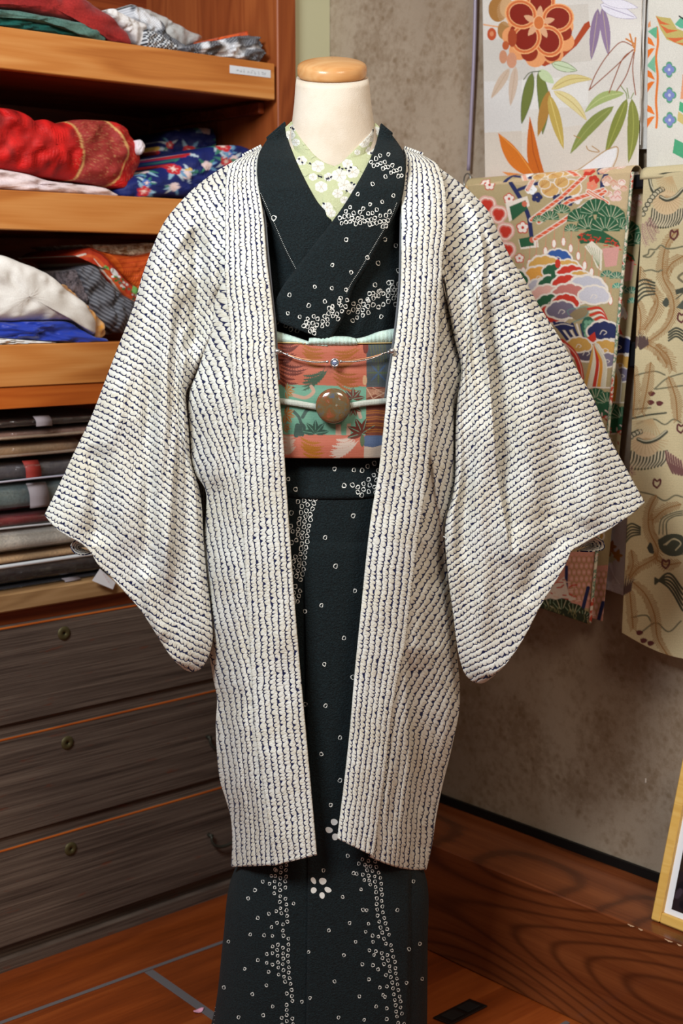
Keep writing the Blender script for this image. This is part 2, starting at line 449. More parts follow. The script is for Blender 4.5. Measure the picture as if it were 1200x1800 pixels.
def field(XY, samples, pa=10.2, pb=8.2):
    """stitch-row coordinates from a handful of measured row directions (degrees, image sense), by least squares"""
    n, m = XY.shape[:2]; ci = np.unique(np.linspace(0, n-1, 30).astype(int)); cj = np.unique(np.linspace(0, m-1, 22).astype(int))
    X = XY[np.ix_(ci, cj)]; N_, M_ = X.shape[:2]; smp = np.array(samples, float); th = np.radians(smp[:, 2])
    def ang(P):
        d = np.hypot(P[..., None, 0]-smp[:, 0], P[..., None, 1]-smp[:, 1]); w_ = 1/(d+18)**3
        return np.arctan2((w_*np.sin(th)).sum(-1), (w_*np.cos(th)).sum(-1))
    idx = np.arange(N_*M_).reshape(N_, M_)
    e = np.concatenate([np.stack([idx[:-1].ravel(), idx[1:].ravel()], 1), np.stack([idx[:, :-1].ravel(), idx[:, 1:].ravel()], 1)])
    Pf = X.reshape(-1, 2); mid = (Pf[e[:, 0]]+Pf[e[:, 1]])/2; dv = Pf[e[:, 1]]-Pf[e[:, 0]]; A_ = ang(mid)
    res = []
    for gx, gy, p in ((-np.sin(A_), np.cos(A_), pa), (np.cos(A_), np.sin(A_), pb)):
        rhs = (gx*dv[:, 0]+gy*dv[:, 1])/p; L = np.zeros((N_*M_, N_*M_)); r = np.zeros(N_*M_)
        np.add.at(L, (e[:, 0], e[:, 0]), 1); np.add.at(L, (e[:, 1], e[:, 1]), 1); np.add.at(L, (e[:, 0], e[:, 1]), -1); np.add.at(L, (e[:, 1], e[:, 0]), -1)
        np.add.at(r, e[:, 1], rhs); np.add.at(r, e[:, 0], -rhs); L[0, 0] += 1
        z = np.linalg.solve(L+1e-9*np.eye(len(L)), r).reshape(N_, M_)
        z1 = np.stack([np.interp(np.arange(n), ci, z[:, j]) for j in range(M_)], 1)
        res.append(np.stack([np.interp(np.arange(m), cj, z1[i]) for i in range(n)], 0))
    return np.stack(res, -1)+40
def noise2(shape, k, seed=0):                        # smooth random field
    r = np.random.default_rng(seed); g = r.normal(size=(k[0]+2, k[1]+2))
    y = np.linspace(0, k[0], shape[0]); x = np.linspace(0, k[1], shape[1])
    def sm(t): return t*t*(3-2*t)
    yi = np.minimum(y.astype(int), k[0]); xi = np.minimum(x.astype(int), k[1]); fy = sm(y-yi)[:, None]; fx = sm(x-xi)[None]
    a = g[np.ix_(yi, xi)]; b = g[np.ix_(yi, xi+1)]; c = g[np.ix_(yi+1, xi)]; d = g[np.ix_(yi+1, xi+1)]
    return (a*(1-fx)+b*fx)*(1-fy)+(c*(1-fx)+d*fx)*fy

class Canvas:
    """dye pattern of one cloth, sampled per vertex of its mesh"""
    def __init__(s, x0, y0, x1, y1, k, base):
        s.o = (x0, y0); s.k = k; s.a = np.empty((int((y1-y0)*k)+1, int((x1-x0)*k)+1, 3)); s.a[:] = S(*base)[:3]; s.T = lambda x, y: (x, y)
        s.yy, s.xx = np.mgrid[0:s.a.shape[0], 0:s.a.shape[1]]; s.yy = s.yy/k+y0; s.xx = s.xx/k+x0
    def win(s, P, pad):
        h, w_ = s.a.shape[:2]; (x0, y0), (x1, y1) = P.min(0)-pad, P.max(0)+pad
        j0 = max(0, int((x0-s.o[0])*s.k)); j1 = min(w_, int((x1-s.o[0])*s.k)+2); i0 = max(0, int((y0-s.o[1])*s.k)); i1 = min(h, int((y1-s.o[1])*s.k)+2)
        return (slice(i0, i1), slice(j0, j1)) if i1 > i0 and j1 > j0 else None
    def tr(s, pts): return np.array([s.T(*p) for p in pts], float)
    def poly(s, pts, c, smooth=False, raw=False):
        P = np.asarray(pts, float) if raw else s.tr(pts)
        if smooth: P = resamp(np.concatenate([P, P[:1]]), 60)
        w_ = s.win(P, 1)
        if not w_: return
        X = s.xx[w_]; Y = s.yy[w_]; ins = np.zeros(X.shape, bool); Q = np.roll(P, -1, 0)
        for (ax, ay), (bx, by) in zip(P, Q):
            if ay == by: continue
            ins ^= ((ay > Y) != (by > Y)) & (X < (bx-ax)*(Y-ay)/(by-ay)+ax)
        s.a[w_][ins] = S(*c)[:3]
    def line(s, pts, wd, c, smooth=False, raw=False, taper=False):
        P = np.asarray(pts, float) if raw else s.tr(pts)
        if smooth: P = resamp(P, max(6, len(P)*6))
        cc = np.array(S(*c)[:3]); n = len(P)-1
        for i, (a, b) in enumerate(zip(P[:-1], P[1:])):
            q = wd*(1-i/n) if taper else wd; q = max(q, .5)
            w_ = s.win(np.array([a, b]), q+1)
            if not w_: continue
            X = s.xx[w_]-a[0]; Y = s.yy[w_]-a[1]; d = b-a; t = np.clip((X*d[0]+Y*d[1])/(d@d+1e-9), 0, 1)
            ds = np.hypot(X-t*d[0], Y-t*d[1]); al = np.clip((q/2+.35-ds)/.7, 0, 1)[..., None]
            s.a[w_] = s.a[w_]*(1-al)+cc*al
    def ell(s, x, y, rx, ry, c, rot=0, raw=False):
        (x, y), = ([(x, y)] if raw else s.tr([(x, y)]))
        t = np.linspace(0, 2*pi, 20, endpoint=False); e_ = np.stack([rx*np.cos(t), ry*np.sin(t)], 1); cr_, sr = cos(rot), sin(rot)
        s.poly(np.stack([x+e_[:, 0]*cr_-e_[:, 1]*sr, y+e_[:, 0]*sr+e_[:, 1]*cr_], 1), c, raw=True)
    def leaf(s, a, b, wd, c, edge=None, vein=None, bend=0, ew=1.6):
        """pointed leaf from a to b, wd in final units"""
        A, B = s.tr([a, b]); d = B-A; L = np.hypot(*d); n = np.array([-d[1], d[0]])/L
        t = np.linspace(0, 1, 14); mid = A+np.outer(t, d)+np.outer(np.sin(pi*t)*bend*L, n); pr = (np.sin(pi*t**.8)**.8)*wd/2
        P = np.concatenate([mid+n*pr[:, None], (mid-n*pr[:, None])[::-1]])
        if edge:
            s.line(np.concatenate([P, P[:1]]), ew*2, edge, raw=True)
        s.poly(P, c, raw=True)
        if vein: s.line(mid[1:-1], 1., vein, raw=True)
    def feather(s, pts, ln, c, wd=1.2, gap=4, stalk=2):
        P = resamp(s.tr(pts), 100); L = np.linalg.norm(np.diff(P, axis=0), axis=1).sum(); P = resamp(P, max(5, int(L/gap)), False)
        T = np.gradient(P, axis=0); T /= np.linalg.norm(T, axis=1)[:, None]
        for i, (p, t) in enumerate(zip(P, T)):
            n = np.array([-t[1], t[0]]); l = ln*(.6+.4*sin(pi*min(1, i/len(P)+.1)))*random.uniform(.85, 1.15)
            for q in (1, -1): s.line([p, p+n*q*l*.75+t*l*.7], wd, c, raw=True)
        s.line(P, stalk, c, raw=True)
    def sample(s, XY):
        x = np.clip((XY[..., 0]-s.o[0])*s.k, 0, s.a.shape[1]-1.001); y = np.clip((XY[..., 1]-s.o[1])*s.k, 0, s.a.shape[0]-1.001)
        i = y.astype(int); j = x.astype(int); fy = (y-i)[..., None]; fx = (x-j)[..., None]; a = s.a
        return (a[i, j]*(1-fx)+a[i, j+1]*fx)*(1-fy)+(a[i+1, j]*(1-fx)+a[i+1, j+1]*fx)*fy

# ================================================================== the room
uK = float(np.dot(WR-OL, dL))                                 # corner of the two walls, measured along the cabinet wall
uR0 = float(np.dot((OL+dL*uK)-WR, dR))                         # same corner, measured along the right wall
def struct(name, mb, mats, **k):
    o = mb.build(name, mats, **k); o['kind'] = 'structure'; return o
mb = MB(); mb.box(LP(-1.5, -.6, -.05), dL*(uK+1.7), nL*4.0, Z*.05); struct('floor', mb, FLOOR, smooth=False)
mb = MB(); mb.box(RP(uR0-.3, -.1, 0), dR*3.2, nR*.1, Z*2.8); struct('wall_right', mb, WALLP, smooth=False)
mb = MB(); mb.box(LP(.702, -.1, ZS+.001), dL*(uK-.703), nL*.085, Z*(2.8-ZS)); struct('wall_corner', mb, flat('pale_plaster', S(196, 194, 160), .8), smooth=False)
mb = MB(); mb.box(LP(-1.5, -.6, 0), dL*(uK+1.7), nL*.08, Z*2.8); struct('wall_left', mb, WALLP, smooth=False)
mb = MB(); mb.box(RP(uR0+.02, .0008, ZS+.0005), dR*2.6, nR*.006, Z*.0165); struct('shadow_gap_right', mb, flat('black_gap_strip', (.004, .004, .004, 1), .5), smooth=False)  # black strip standing in for the shadowed gap between wall and ledge
# raised wooden ledge along the right wall
mb = MB(); wS = float(np.dot(G-WR, nR)); mb.bev(RP(uR0-.0, .0005, .0005), dR*2.9, nR*(wS), Z*(ZS-.0005), .0022)
for px, py, l in ((1103, 1627, 12), (1122, 1634, 8), (1168, 1650, 14), (1190, 1658, 8)):
    u, z = ruz(px, py, wS)
    k = 10; V = []
    for i in range(k+1):
        t = i/k; h = .0022*sin(pi*t)*random.uniform(.5, 1.2)
        V += [RP(u+t*l*.0011, wS+.0009, ZS-.0008), RP(u+t*l*.0011, wS+.0009, ZS-.0016-h)]
    mb.add(V, [(2*i, 2*i+1, 2*i+3, 2*i+2) for i in range(k)], 1)
ledge = struct('trim_1', mb, [W_STEP, flat('bare_chipped_wood', S(216, 178, 140), .7)], smooth=False)
# grey inlay strips of the floor
def floorstrip(name, p0, p1, wd, ext0=0, ext1=0):
    a = onpl(*p0, [0, 0, 0], Z); b = onpl(*p1, [0, 0, 0], Z); d = (b-a)/np.linalg.norm(b-a); a = a-d*ext0; b = b+d*ext1
    q = np.array([-d[1], d[0], 0]); m_ = MB(); m_.bev(a-q*wd/2+Z*.0002, b-a, q*wd, Z*.0012, .0004); return struct(name, m_, flat('grey_inlay', S(104, 98, 98), .45), smooth=False)
floorstrip('trim_2', (0, 1799), (390, 1657), .0085, .6, .18)
floorstrip('trim_3', (259, 1706), (372, 1785), .017, -.004, .5)
pl = onpl(1005, 1797, [0, 0, 0], Z); 
m_ = MB(); m_.bev(pl-dL*1.3+Z*.0002, dL*1.295, -nL*.009, Z*.0012, .0004); struct('trim_4', m_, flat('grey_inlay', S(104, 98, 98), .45), smooth=False)

# floor socket plate
c4 = [onpl(*p, [0, 0, 0], Z) for p in ((760, 1791), (825, 1758), (858, 1771), (792, 1804))]
ctr = sum(c4)/4; t = thing('floor_outlet', 'dark metal floor outlet cover set in the wooden floor', 'floor outlet', ctr)
ax = c4[1]-c4[0]; ay = c4[3]-c4[0]; mb = MB(); mb.bev(c4[0]+Z*.0005, ax, ay, Z*.003, .001); mb.build('cover_plate', M('dark_bronze', .4, .5, S(52, 44, 40), Metallic=.8).m, t, smooth=False)
mb = MB()
for k in (.12, .55): mb.bev(c4[0]+ax*k+ay*.18+Z*.0036, ax*.33, ay*.64, Z*.001, .0004)
mb.build('flap', flat('black_rubber', S(30, 28, 28), .5), t, smooth=False)
# fallen petal
c = onpl(349, 1779, [0, 0, 0], Z); th = np.linspace(0, 2*pi, 16, endpoint=False)
V = [[c+dL*(r*.0085*cos(a)*(1+.2*cos(2*a)))+nL*(r*.006*sin(a))+Z*(.0022+.003*r*r*cos(a)**2) for a in th] for r in (0.02, .35, .7, 1)]
mb = MB(); V = np.array(V); mb.grid(np.concatenate([V, V[::-1]-Z*.0008], 0), closeu=True)
tag(mb.build('petal', flat('pink_petal', S(242, 170, 190), .6)), 'small pink petal fallen on the wooden floor beside the grey inlay strip', 'petal')

# ================================================================== shelf cabinet
zT = [1.6277, 1.3665, 1.1107]; zB = [1.5612, 1.302, 1.0395]; uA = -.36
cab = thing('shelf_cabinet', 'tall open cabinet of orange-brown wood with fabric-filled shelves', 'cabinet', LP(.17, 0, .687))
def part(name, m, mats, par=cab, **k): k.setdefault('smooth', False); return m.build(name, mats, par, **k)
m = MB(); m.bev(LP(.653, -.45, ZS+.002), dL*.0462, nL*.45, Z*1.9, .002); part('side_panel', m, W_SIDE)
m = MB(); m.bev(LP(uA-.045, -.45, .687), dL*.045, nL*.45, Z*1.42, .002); part('side_panel', m, W_SIDE)
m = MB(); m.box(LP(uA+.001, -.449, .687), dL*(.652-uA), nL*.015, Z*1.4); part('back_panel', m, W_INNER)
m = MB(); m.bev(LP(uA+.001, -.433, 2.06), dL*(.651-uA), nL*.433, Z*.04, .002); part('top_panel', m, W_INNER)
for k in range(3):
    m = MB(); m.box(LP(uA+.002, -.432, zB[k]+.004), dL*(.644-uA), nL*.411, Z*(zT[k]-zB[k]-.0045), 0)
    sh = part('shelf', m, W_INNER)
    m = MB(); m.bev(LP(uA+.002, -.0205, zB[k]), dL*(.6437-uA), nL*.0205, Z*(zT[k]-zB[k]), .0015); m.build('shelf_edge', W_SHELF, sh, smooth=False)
m = MB(); m.bev(LP(uA+.002, -.03, 1.0022), dL*(.649-uA), nL*.027, Z*.0365, .001); part('rail', m, W_RAIL)
for z in (zB[0]-.022, zB[1]-.022):
    m = MB(); m.bev(LP(.638, -.40, z), dL*.0145, nL*.36, Z*.0215, .002); part('shelf_support', m, W_INNER)
# sticker on the first shelf edge
q = [luz(*p, .0) for p in ((403.5, 114.5), (475, 123.5), (475, 137), (403.5, 128.5))]
m = MB(); V = [LP(u, .0008, z) for u, z in q]; m.add(V+[v-nL*.0006 for v in V], [(3, 2, 1, 0), (4, 5, 6, 7), (0, 1, 5, 4), (1, 2, 6, 5), (2, 3, 7, 6), (3, 0, 4, 7)], 0)
r2 = random.Random(3)
for i in range(9):                                             # the faint, unreadable printed characters
    f0 = .15+i*.085
    for k in range(3):
        a = f0+r2.uniform(0, .045); b = r2.uniform(.28, .62); hz = r2.random() < .5
        p = V[0]+(V[1]-V[0])*a+(V[3]-V[0])*b+nL*.0004; du = (V[1]-V[0])*(.04 if hz else .008); dv = (V[3]-V[0])*(.07 if hz else .24)
        m.add([p, p+du, p+du+dv, p+dv], [(3, 2, 1, 0)], 1)
m.build('label_sticker', [flat('white_label_paper', S(226, 232, 240), .6), flat('faded_print', S(176, 182, 190), .7)], sh if False else [o for o in bpy.data.objects if o.name.startswith('shelf_edge')][0], smooth=False)

# ================================================================== drawer chest
u0, u1 = -.33, .628
chest = thing('drawer_chest', 'weathered grey-brown wooden chest of drawers under the shelf cabinet', 'chest of drawers', LP(.15, 0, 0))
def cp(name, m, mats, par=chest, **k): k.setdefault('smooth', False); return m.build(name, mats, par, **k)
m = MB(); m.bev(LP(u0-.008, -.42, .6527), dL*(u1-u0+.016), nL*.425, Z*.0328, .003); cp('top', m, W_TAN)
m = MB()
for a in (u0, u1-.02): m.box(LP(a, -.42, .0), dL*.02, nL*.42, Z*.6525)
m.box(LP(u0+.02, -.42, 0), dL*(u1-u0-.04), nL*.012, Z*.6525)
for z0, z1, w1 in ((.4292, .452, -.006), (.2284, .249, -.006), (.0, .022, 0), (.022, .0475, -.016)): m.box(LP(u0+.0205, -.40, z0), dL*(u1-u0-.041), nL*(.40+w1), Z*(z1-z0-.0005), 0)
cp('carcass', m, CHEST)
m = MB(); m.box(LP(u0+.0205, -.06, .627), dL*(u1-u0-.041), nL*.045, Z*.0255); cp('top_rail', m, W_INNER)
BR = M('aged_brass', .55, .5, S(92, 82, 50), Metallic=.55).m; IR = M('aged_iron', .55, .5, S(66, 64, 54), Metallic=.6).m
for k, (z0, z1, lz) in enumerate(((.4525, .6265, .5972), (.2493, .4288, .3943), (.0478, .228, .1930))):
    m = MB(); m.bev(LP(u0+.022, -.022, z0), dL*(u1-u0-.044), nL*.0225, Z*(z1-z0), .0015, 0)
    m.box(LP(u0+.022, -.3, z0+.002), dL*(u1-u0-.044), nL*.277, Z*(z1-z0-.02), 0)
    dr = cp('drawer', m, CHEST)
    m = MB(); m.bev(LP(u0+.022, -.0015, z1-.0035), dL*(u1-u0-.044), nL*.003, Z*.0035, .0008); m.build('worn_edge', W_RAIL, dr, smooth=False)
    m = MB(); c = LP(.1505, .0008, lz); a = dL; b = Z; rr = [(.0022, .0002), (.0025, .0022), (.0075, .0026), (.0118, .0018), (.0128, .0002)]
    tt = np.arange(28)/28*2*pi; V = np.array([[c+(a*cos(q)+b*sin(q))*r_+nL*h for q in tt] for r_, h in rr]); m.grid(V, closeu=True); cc = m.n
    m.add([c+nL*.0003+(a*cos(q)+b*sin(q))*.0023 for q in tt], [tuple(range(28))], 1)
    m.build('lock_plate', [BR, flat('keyhole_black', (.004, .004, .004, 1))], dr)
    for uc in (.4935, -.1925):
        m = MB(); hz = lz-.056 if k else lz-.05
        for s in (-1, 1):
            p = LP(uc+s*.031, 0, hz); m.tube([p-nL*.002, p+nL*.006, p+nL*.011], [.0042, .0034, .0046], 10)
        P = [LP(uc+.031*cos(q)*(1+.12*sin(q)), .010+.004*sin(q), hz-.028*sin(q)**.8 if sin(q) > 0 else hz) for q in np.linspace(0, pi, 24)]
        m.tube(P, [.0026+.0009*sin(q) for q in np.linspace(0, pi, 24)], 10); m.build('handle', IR, dr)

# ================================================================== folded fabrics: closed soft volumes from a traced front outline
def pillow(name, outl, w0, depth, mat, sc=1., o=(0, 0), bulge=.02, zmin=None, canvas=None, par=None, seed=1, wr=.003, rings=18, n=110, smooth=True, wob=(5, 9)):
    P = np.array([(o[0]+x/sc, o[1]+y/sc) for x, y in outl], float); P = resamp(np.concatenate([P, P[:1]]), n+1)[:-1] if smooth else resamp(np.concatenate([P, P[:1]]), n+1, False)[:-1]
    c = P.mean(0); rows = []; XY = []
    NG = noise2((64, 64), (wob[0], wob[1]), seed)+.6*noise2((64, 64), (wob[0]*2, wob[1]*2+3), seed+5); lo = P.min(0); sz = P.max(0)-lo+1e-6
    fn = lambda q: NG[np.clip(((q[:, 1]-lo[1])/sz[1]*63).astype(int), 0, 63), np.clip(((q[:, 0]-lo[0])/sz[0]*63).astype(int), 0, 63)]
    for i in range(rings+1):
        r = sin(i/rings*pi/2) if i else .01; wv = w0+bulge*cos(i/rings*pi/2)**.8; q = c+(P-c)*r; XY.append((q, wv, i, 1))
    for j, tdep in enumerate((.25, .6, 1)): XY.append((c+(P-c)*(1-.06*tdep), w0-depth*tdep, rings+1+j, 0))
    XY.append((c+(P-c)*.5, w0-depth*1.03, rings+4, 0)); XY.append((c+(P-c)*.01, w0-depth*1.03, rings+5, 0))
    V = []; CC = []; U = []
    for q, wv, i, fr in XY:
        row = []; fq = fn(q)
        for k, (x, y) in enumerate(q):
            u, z = luz(x, y, w0); zz = z+ (0 if not fr else 0)
            ww = wv+fq[k]*wr*(1 if fr else .3)
            u = min(u, .634)
            if zmin is not None: zz = max(zz, zmin+.0008)
            row.append(LP(u, min(ww, .03), zz)); U.append((u*100, z*100))
        V.append(row)
        CC.append(canvas.sample(q) if canvas else np.ones((n, 3))*.5)
    m = MB(); m.grid(np.array(V), closeu=True, uv=U, col=np.array(CC)); 
    return m.build(name, mat, par)
# shelf 1
z7 = dict(sc=4.615)
tag(pillow('folded_cloth', [(-300, 100), (0, 132), (200, 163), (450, 213), (700, 308), (560, 292), (0, 212), (-300, 160)], -.035, .3, cloth('teal_wool', S(14, 92, 84), S(6, 66, 60)), zmin=zT[0], bulge=.008, **z7), 'dark teal folded cloth, lowest on the top shelf', 'folded fabric', 'folded fabrics on the top shelf')
tag(pillow('folded_cloth', [(-300, 50), (0, 80), (100, 84), (300, 122), (500, 155), (700, 200), (800, 232), (835, 280), (858, 330), (760, 322), (680, 296), (500, 225), (300, 180), (150, 155), (0, 130), (-300, 98)], -.03, .3, cloth('sage_wool', S(96, 132, 122), S(62, 98, 90)), zmin=zT[0], bulge=.012, **z7), 'grey-green folded cloth between the red and dark teal ones', 'folded fabric', 'folded fabrics on the top shelf')
tag(pillow('folded_cloth', [(-300, 30), (0, 70), (100, 78), (300, 115), (500, 155), (700, 195), (800, 232), (840, 285), (868, 335), (960, 352), (1065, 368), (1030, 270), (950, 190), (830, 95), (760, 40), (680, 0), (500, -50), (0, -120), (-300, -150)], -.04, .3, cloth('brick_red_wool', S(176, 44, 40), S(140, 28, 28)), zmin=zT[0], bulge=.02, seed=4, **z7), 'brick red folded cloth draped over the grey-green one', 'folded fabric', 'folded fabrics on the top shelf')
check = M('black_white_check', .75); x, y, z = check.sep(check.t.nodes.new('ShaderNodeUVMap').outputs[0])
chk = ((x*9).f('SINE')*(y*9).f('SINE')).step(-.15, .15); check.base(check.mix(chk, S(60, 62, 68), S(205, 208, 212)))
grycheck = M('grey_pin_check', .75); x, y, z = grycheck.sep(grycheck.t.nodes.new('ShaderNodeUVMap').outputs[0])
chk = ((x*14).f('SINE')*(y*14).f('SINE')).step(-.1, .1); nz = grycheck.noise(grycheck.coord('Object'), 14, 2, .5)
grycheck.base(grycheck.mix(nz.step(.5, .56), grycheck.mix(chk, S(66, 66, 72), S(132, 134, 140)), grycheck.mix(chk, S(200, 202, 208), S(232, 232, 236))))
z1_ = dict(sc=2.4)
tag(pillow('folded_cloth', [(430, 45), (470, 38), (520, 65), (610, 112), (620, 140), (606, 196), (575, 190), (545, 150), (505, 110), (460, 75)], -.06, .2, cloth('white_silk', S(232, 228, 226), S(205, 200, 198)), zmin=zT[0], bulge=.015, **z1_), 'white folded silk just right of the brick red cloth', 'folded fabric', 'folded fabrics on the top shelf')
tag(pillow('folded_cloth', [(545, 20), (640, 50), (720, 90), (800, 135), (850, 160), (800, 188), (730, 205), (690, 160), (640, 90)], -.12, .2, cloth('pale_grey_silk', S(190, 188, 186), S(150, 148, 146)), zmin=zT[0], bulge=.015, **z1_), 'pale grey cloth sloping behind the checked bundles', 'folded fabric', 'folded fabrics on the top shelf')
tag(pillow('folded_cloth', [(612, 125), (660, 140), (700, 165), (745, 195), (745, 216), (690, 215), (610, 200)], -.045, .2, check.m, zmin=zT[0], bulge=.012, **z1_), 'small black and white checked cloth beside the white silk', 'folded fabric', 'folded fabrics on the top shelf')
tag(pillow('folded_cloth', [(560, 25), (610, 45), (665, 85), (715, 160), (760, 190), (800, 215), (770, 222), (720, 195), (650, 150), (610, 110), (565, 70)], -.07, .15, grycheck.m, zmin=zT[0], bulge=.012, seed=3, **z1_), 'dark grey checked cloth hanging diagonally over the pale grey one', 'folded fabric', 'folded fabrics on the top shelf')
tag(pillow('folded_cloth', [(870, 170), (960, 150), (1070, 138), (1105, 160), (1095, 190), (900, 200)], -.075, .2, cloth('orange_silk', S(226, 96, 40), S(190, 70, 26)), zmin=zT[0], bulge=.012, **z1_), 'thin orange cloth peeking over the grey checked bundle', 'folded fabric', 'folded fabrics on the top shelf')
tag(pillow('folded_cloth', [(775, 200), (840, 180), (920, 170), (1000, 152), (1070, 152), (1125, 180), (1125, 215), (1090, 262), (1020, 256), (940, 244), (800, 224)], -.035, .25, grycheck.m, zmin=zT[0], bulge=.02, wr=.006, seed=5, **z1_), 'rolled grey and white checked bundle at the right end of the top shelf', 'folded fabric', 'folded fabrics on the top shelf')
# shelf 2
cv = Canvas(-60, 180, 260, 345, 1.2, (196, 24, 22)); cv.T = lambda x, y: (x/2.4, y/2.4)
nz_ = noise2(cv.a.shape[:2], (9, 30), 3)[..., None]; cv.a *= np.clip(1+.28*nz_, .5, 1.5)
cv.poly([(268, 500), (310, 640), (290, 800), (440, 800), (512, 640), (430, 500)], (166, 52, 48))
rr = random.Random(5)
for i in range(1500):
    x = rr.uniform(275, 500); y = rr.uniform(500, 790)
    if rr.random() < .3+.7*math.exp(-((x-390)**2+(y-600)**2)/9000): cv.ell(x, y, .6, .5, (206, 140, 96))
for i in range(500): cv.ell(rr.uniform(505, 580), rr.uniform(500, 790), .9, .7, (214, 90, 70))
for l in ([(262, 500), (300, 600), (314, 680), (290, 800)], [(422, 500), (480, 570), (508, 650), (480, 730), (430, 800)]): cv.line(l, 3.2, (226, 176, 110), smooth=True)
rk = thing('folded_kimono', 'bright red folded kimono with a gold-edged band on the middle shelf', 'kimono', LP(.1, -.1, zT[1]))
pillow('folded_body', [(-150, 430), (0, 455), (60, 470), (110, 525), (170, 505), (230, 520), (300, 508), (400, 508), (480, 520), (540, 568), (577, 610), (580, 700), (560, 750), (500, 796), (440, 786), (300, 762), (150, 740), (0, 712), (-150, 690)], -.05, .28, dyed('red_shibori_silk', .6, 300, .6), canvas=cv, zmin=zT[1], bulge=.035, rings=60, n=260, wr=.005, par=rk, sc=2.4, seed=9)
pillow('cord_end', [(570, 592), (590, 590), (604, 610), (602, 640), (585, 655), (570, 640)], -.03, .02, cloth('white_cord', S(236, 226, 232), S(214, 200, 206)), bulge=.01, par=rk, sc=2.4, n=30, rings=8, wr=.001)
tag(pillow('folded_cloth', [(-150, 700), (0, 716), (100, 732), (200, 762), (300, 776), (430, 792), (500, 825), (300, 818), (0, 798), (-150, 780)], -.03, .25, cloth('white_crepe', S(238, 220, 220), S(214, 196, 198)), zmin=zT[1], bulge=.012, **z1_), 'white crumpled cloth under the bright red kimono', 'folded fabric', 'fabrics on the middle shelf')
def floral(cv, n, x0, x1, y0, y1, seed, k=1.):
    r_ = random.Random(seed)
    for i in range(n):
        x = r_.uniform(x0, x1); y = r_.uniform(y0, y1); c = r_.choice([(206, 40, 48), (206, 40, 48), (232, 196, 90), (238, 214, 216), (60, 110, 190)]); q = r_.uniform(5, 9)*k
        for j in range(5):
            a = r_.uniform(0, 6.28); cv.leaf((x, y), (x+cos(a)*q*2.2, y+sin(a)*q*2.2), q*.6, r_.choice([(150, 190, 214), (196, 214, 226), (60, 130, 110), (110, 160, 200)]))
        for j in range(5):
            a = j*1.2566+i; cv.ell(x+cos(a)*q*.55, y+sin(a)*q*.55, q*.5, q*.45, c)
        cv.ell(x, y, q*.3, q*.3, (250, 226, 210))
        for j in range(6): a = j*1.05; cv.line([(x, y), (x+cos(a)*q*.6, y+sin(a)*q*.6)], .9, (250, 216, 206))
cv = Canvas(190, 210, 470, 360, 1.2, (20, 34, 104)); floral(cv, 34, 200, 450, 215, 350, 12, 1.35)
NAVYF = dyed('navy_floral_silk', .6, 500, .2)
tag(pillow('folded_cloth', [(490, 802), (520, 772), (600, 730), (700, 700), (780, 652), (850, 626), (930, 614), (1040, 630), (1090, 700), (1100, 846), (700, 838), (500, 826)], -.04, .22, NAVYF, canvas=cv, zmin=zT[1], bulge=.03, rings=50, n=220, **z1_), 'navy blue floral cloth on the middle shelf, right of the red kimono', 'folded fabric', 'fabrics on the middle shelf')
tag(pillow('folded_cloth', [(640, 640), (690, 560), (760, 545), (860, 540), (960, 560), (1000, 620), (960, 700), (700, 720)], -.2, .15, NAVYF, canvas=cv, zmin=zT[1], bulge=.03, rings=40, n=180, **z1_), 'second navy floral cloth in the dark behind the first', 'folded fabric', 'fabrics on the middle shelf')
# shelf 3
z3_ = dict(sc=3, o=(0, 380)); gp = 'fabrics on the lower shelf'
tag(pillow('folded_cloth', [(-200, 640), (0, 645), (150, 655), (300, 668), (0, 678), (-200, 680)], -.012, .3, cloth('white_paper_wrap', S(240, 238, 234), S(226, 224, 220)), zmin=zT[2], bulge=.004, **z3_), 'flat white wrapping sheet at the bottom of the lower shelf', 'wrapping sheet', gp)
tag(pillow('folded_cloth', [(-200, 556), (0, 556), (200, 556), (360, 560), (430, 600), (500, 640), (560, 650), (560, 664), (300, 660), (0, 642), (-200, 636)], -.02, .3, M('royal_blue_satin', .35, .5, S(20, 56, 170), Sheen_Weight=.3).m, zmin=zT[2], bulge=.012, wr=.004, seed=2, **z3_), 'shiny royal blue folded satin under the white cloth', 'folded fabric', gp)
tag(pillow('folded_cloth', [(-200, 195), (0, 205), (100, 245), (230, 300), (330, 380), (410, 440), (470, 510), (502, 570), (496, 622), (450, 606), (380, 555), (200, 550), (0, 552), (-200, 552)], -.03, .3, cloth('ivory_silk', S(244, 240, 234), S(226, 220, 212), scale=500), bulge=.03, seed=6, **z3_), 'large ivory folded cloth on the lower shelf above the blue satin', 'folded fabric', gp)
tag(pillow('folded_cloth', [(330, 360), (360, 385), (420, 440), (500, 520), (552, 590), (545, 638), (500, 640), (494, 575), (470, 510), (400, 440)], -.038, .2, cloth('gold_brocade', S(224, 150, 50), S(206, 170, 130), nsc=60), bulge=.012, **z3_), 'narrow gold brocade strip edging the ivory cloth', 'folded fabric', gp)
tag(pillow('folded_cloth', [(330, 290), (400, 285), (450, 350), (500, 450), (560, 560), (590, 620), (540, 620), (490, 540), (440, 460), (350, 370)], -.06, .2, cloth('black_stripe_silk', S(34, 30, 34), S(120, 108, 112), nsc=70), bulge=.012, **z3_), 'black cloth with thin pale edges beside the gold brocade', 'folded fabric', gp)
gs = M('grey_ribbed_silk', .6); x, y, z = gs.sep(gs.t.nodes.new('ShaderNodeUVMap').outputs[0]); st = ((x*1.0+y*1.5+gs.noise(gs.coord('Object'), 12, 1)*2)*6).f('SINE')
gs.base(gs.mix(st.step(-.6, .6), S(70, 70, 76), S(112, 112, 118))); gs.bump(st, .4, .002)
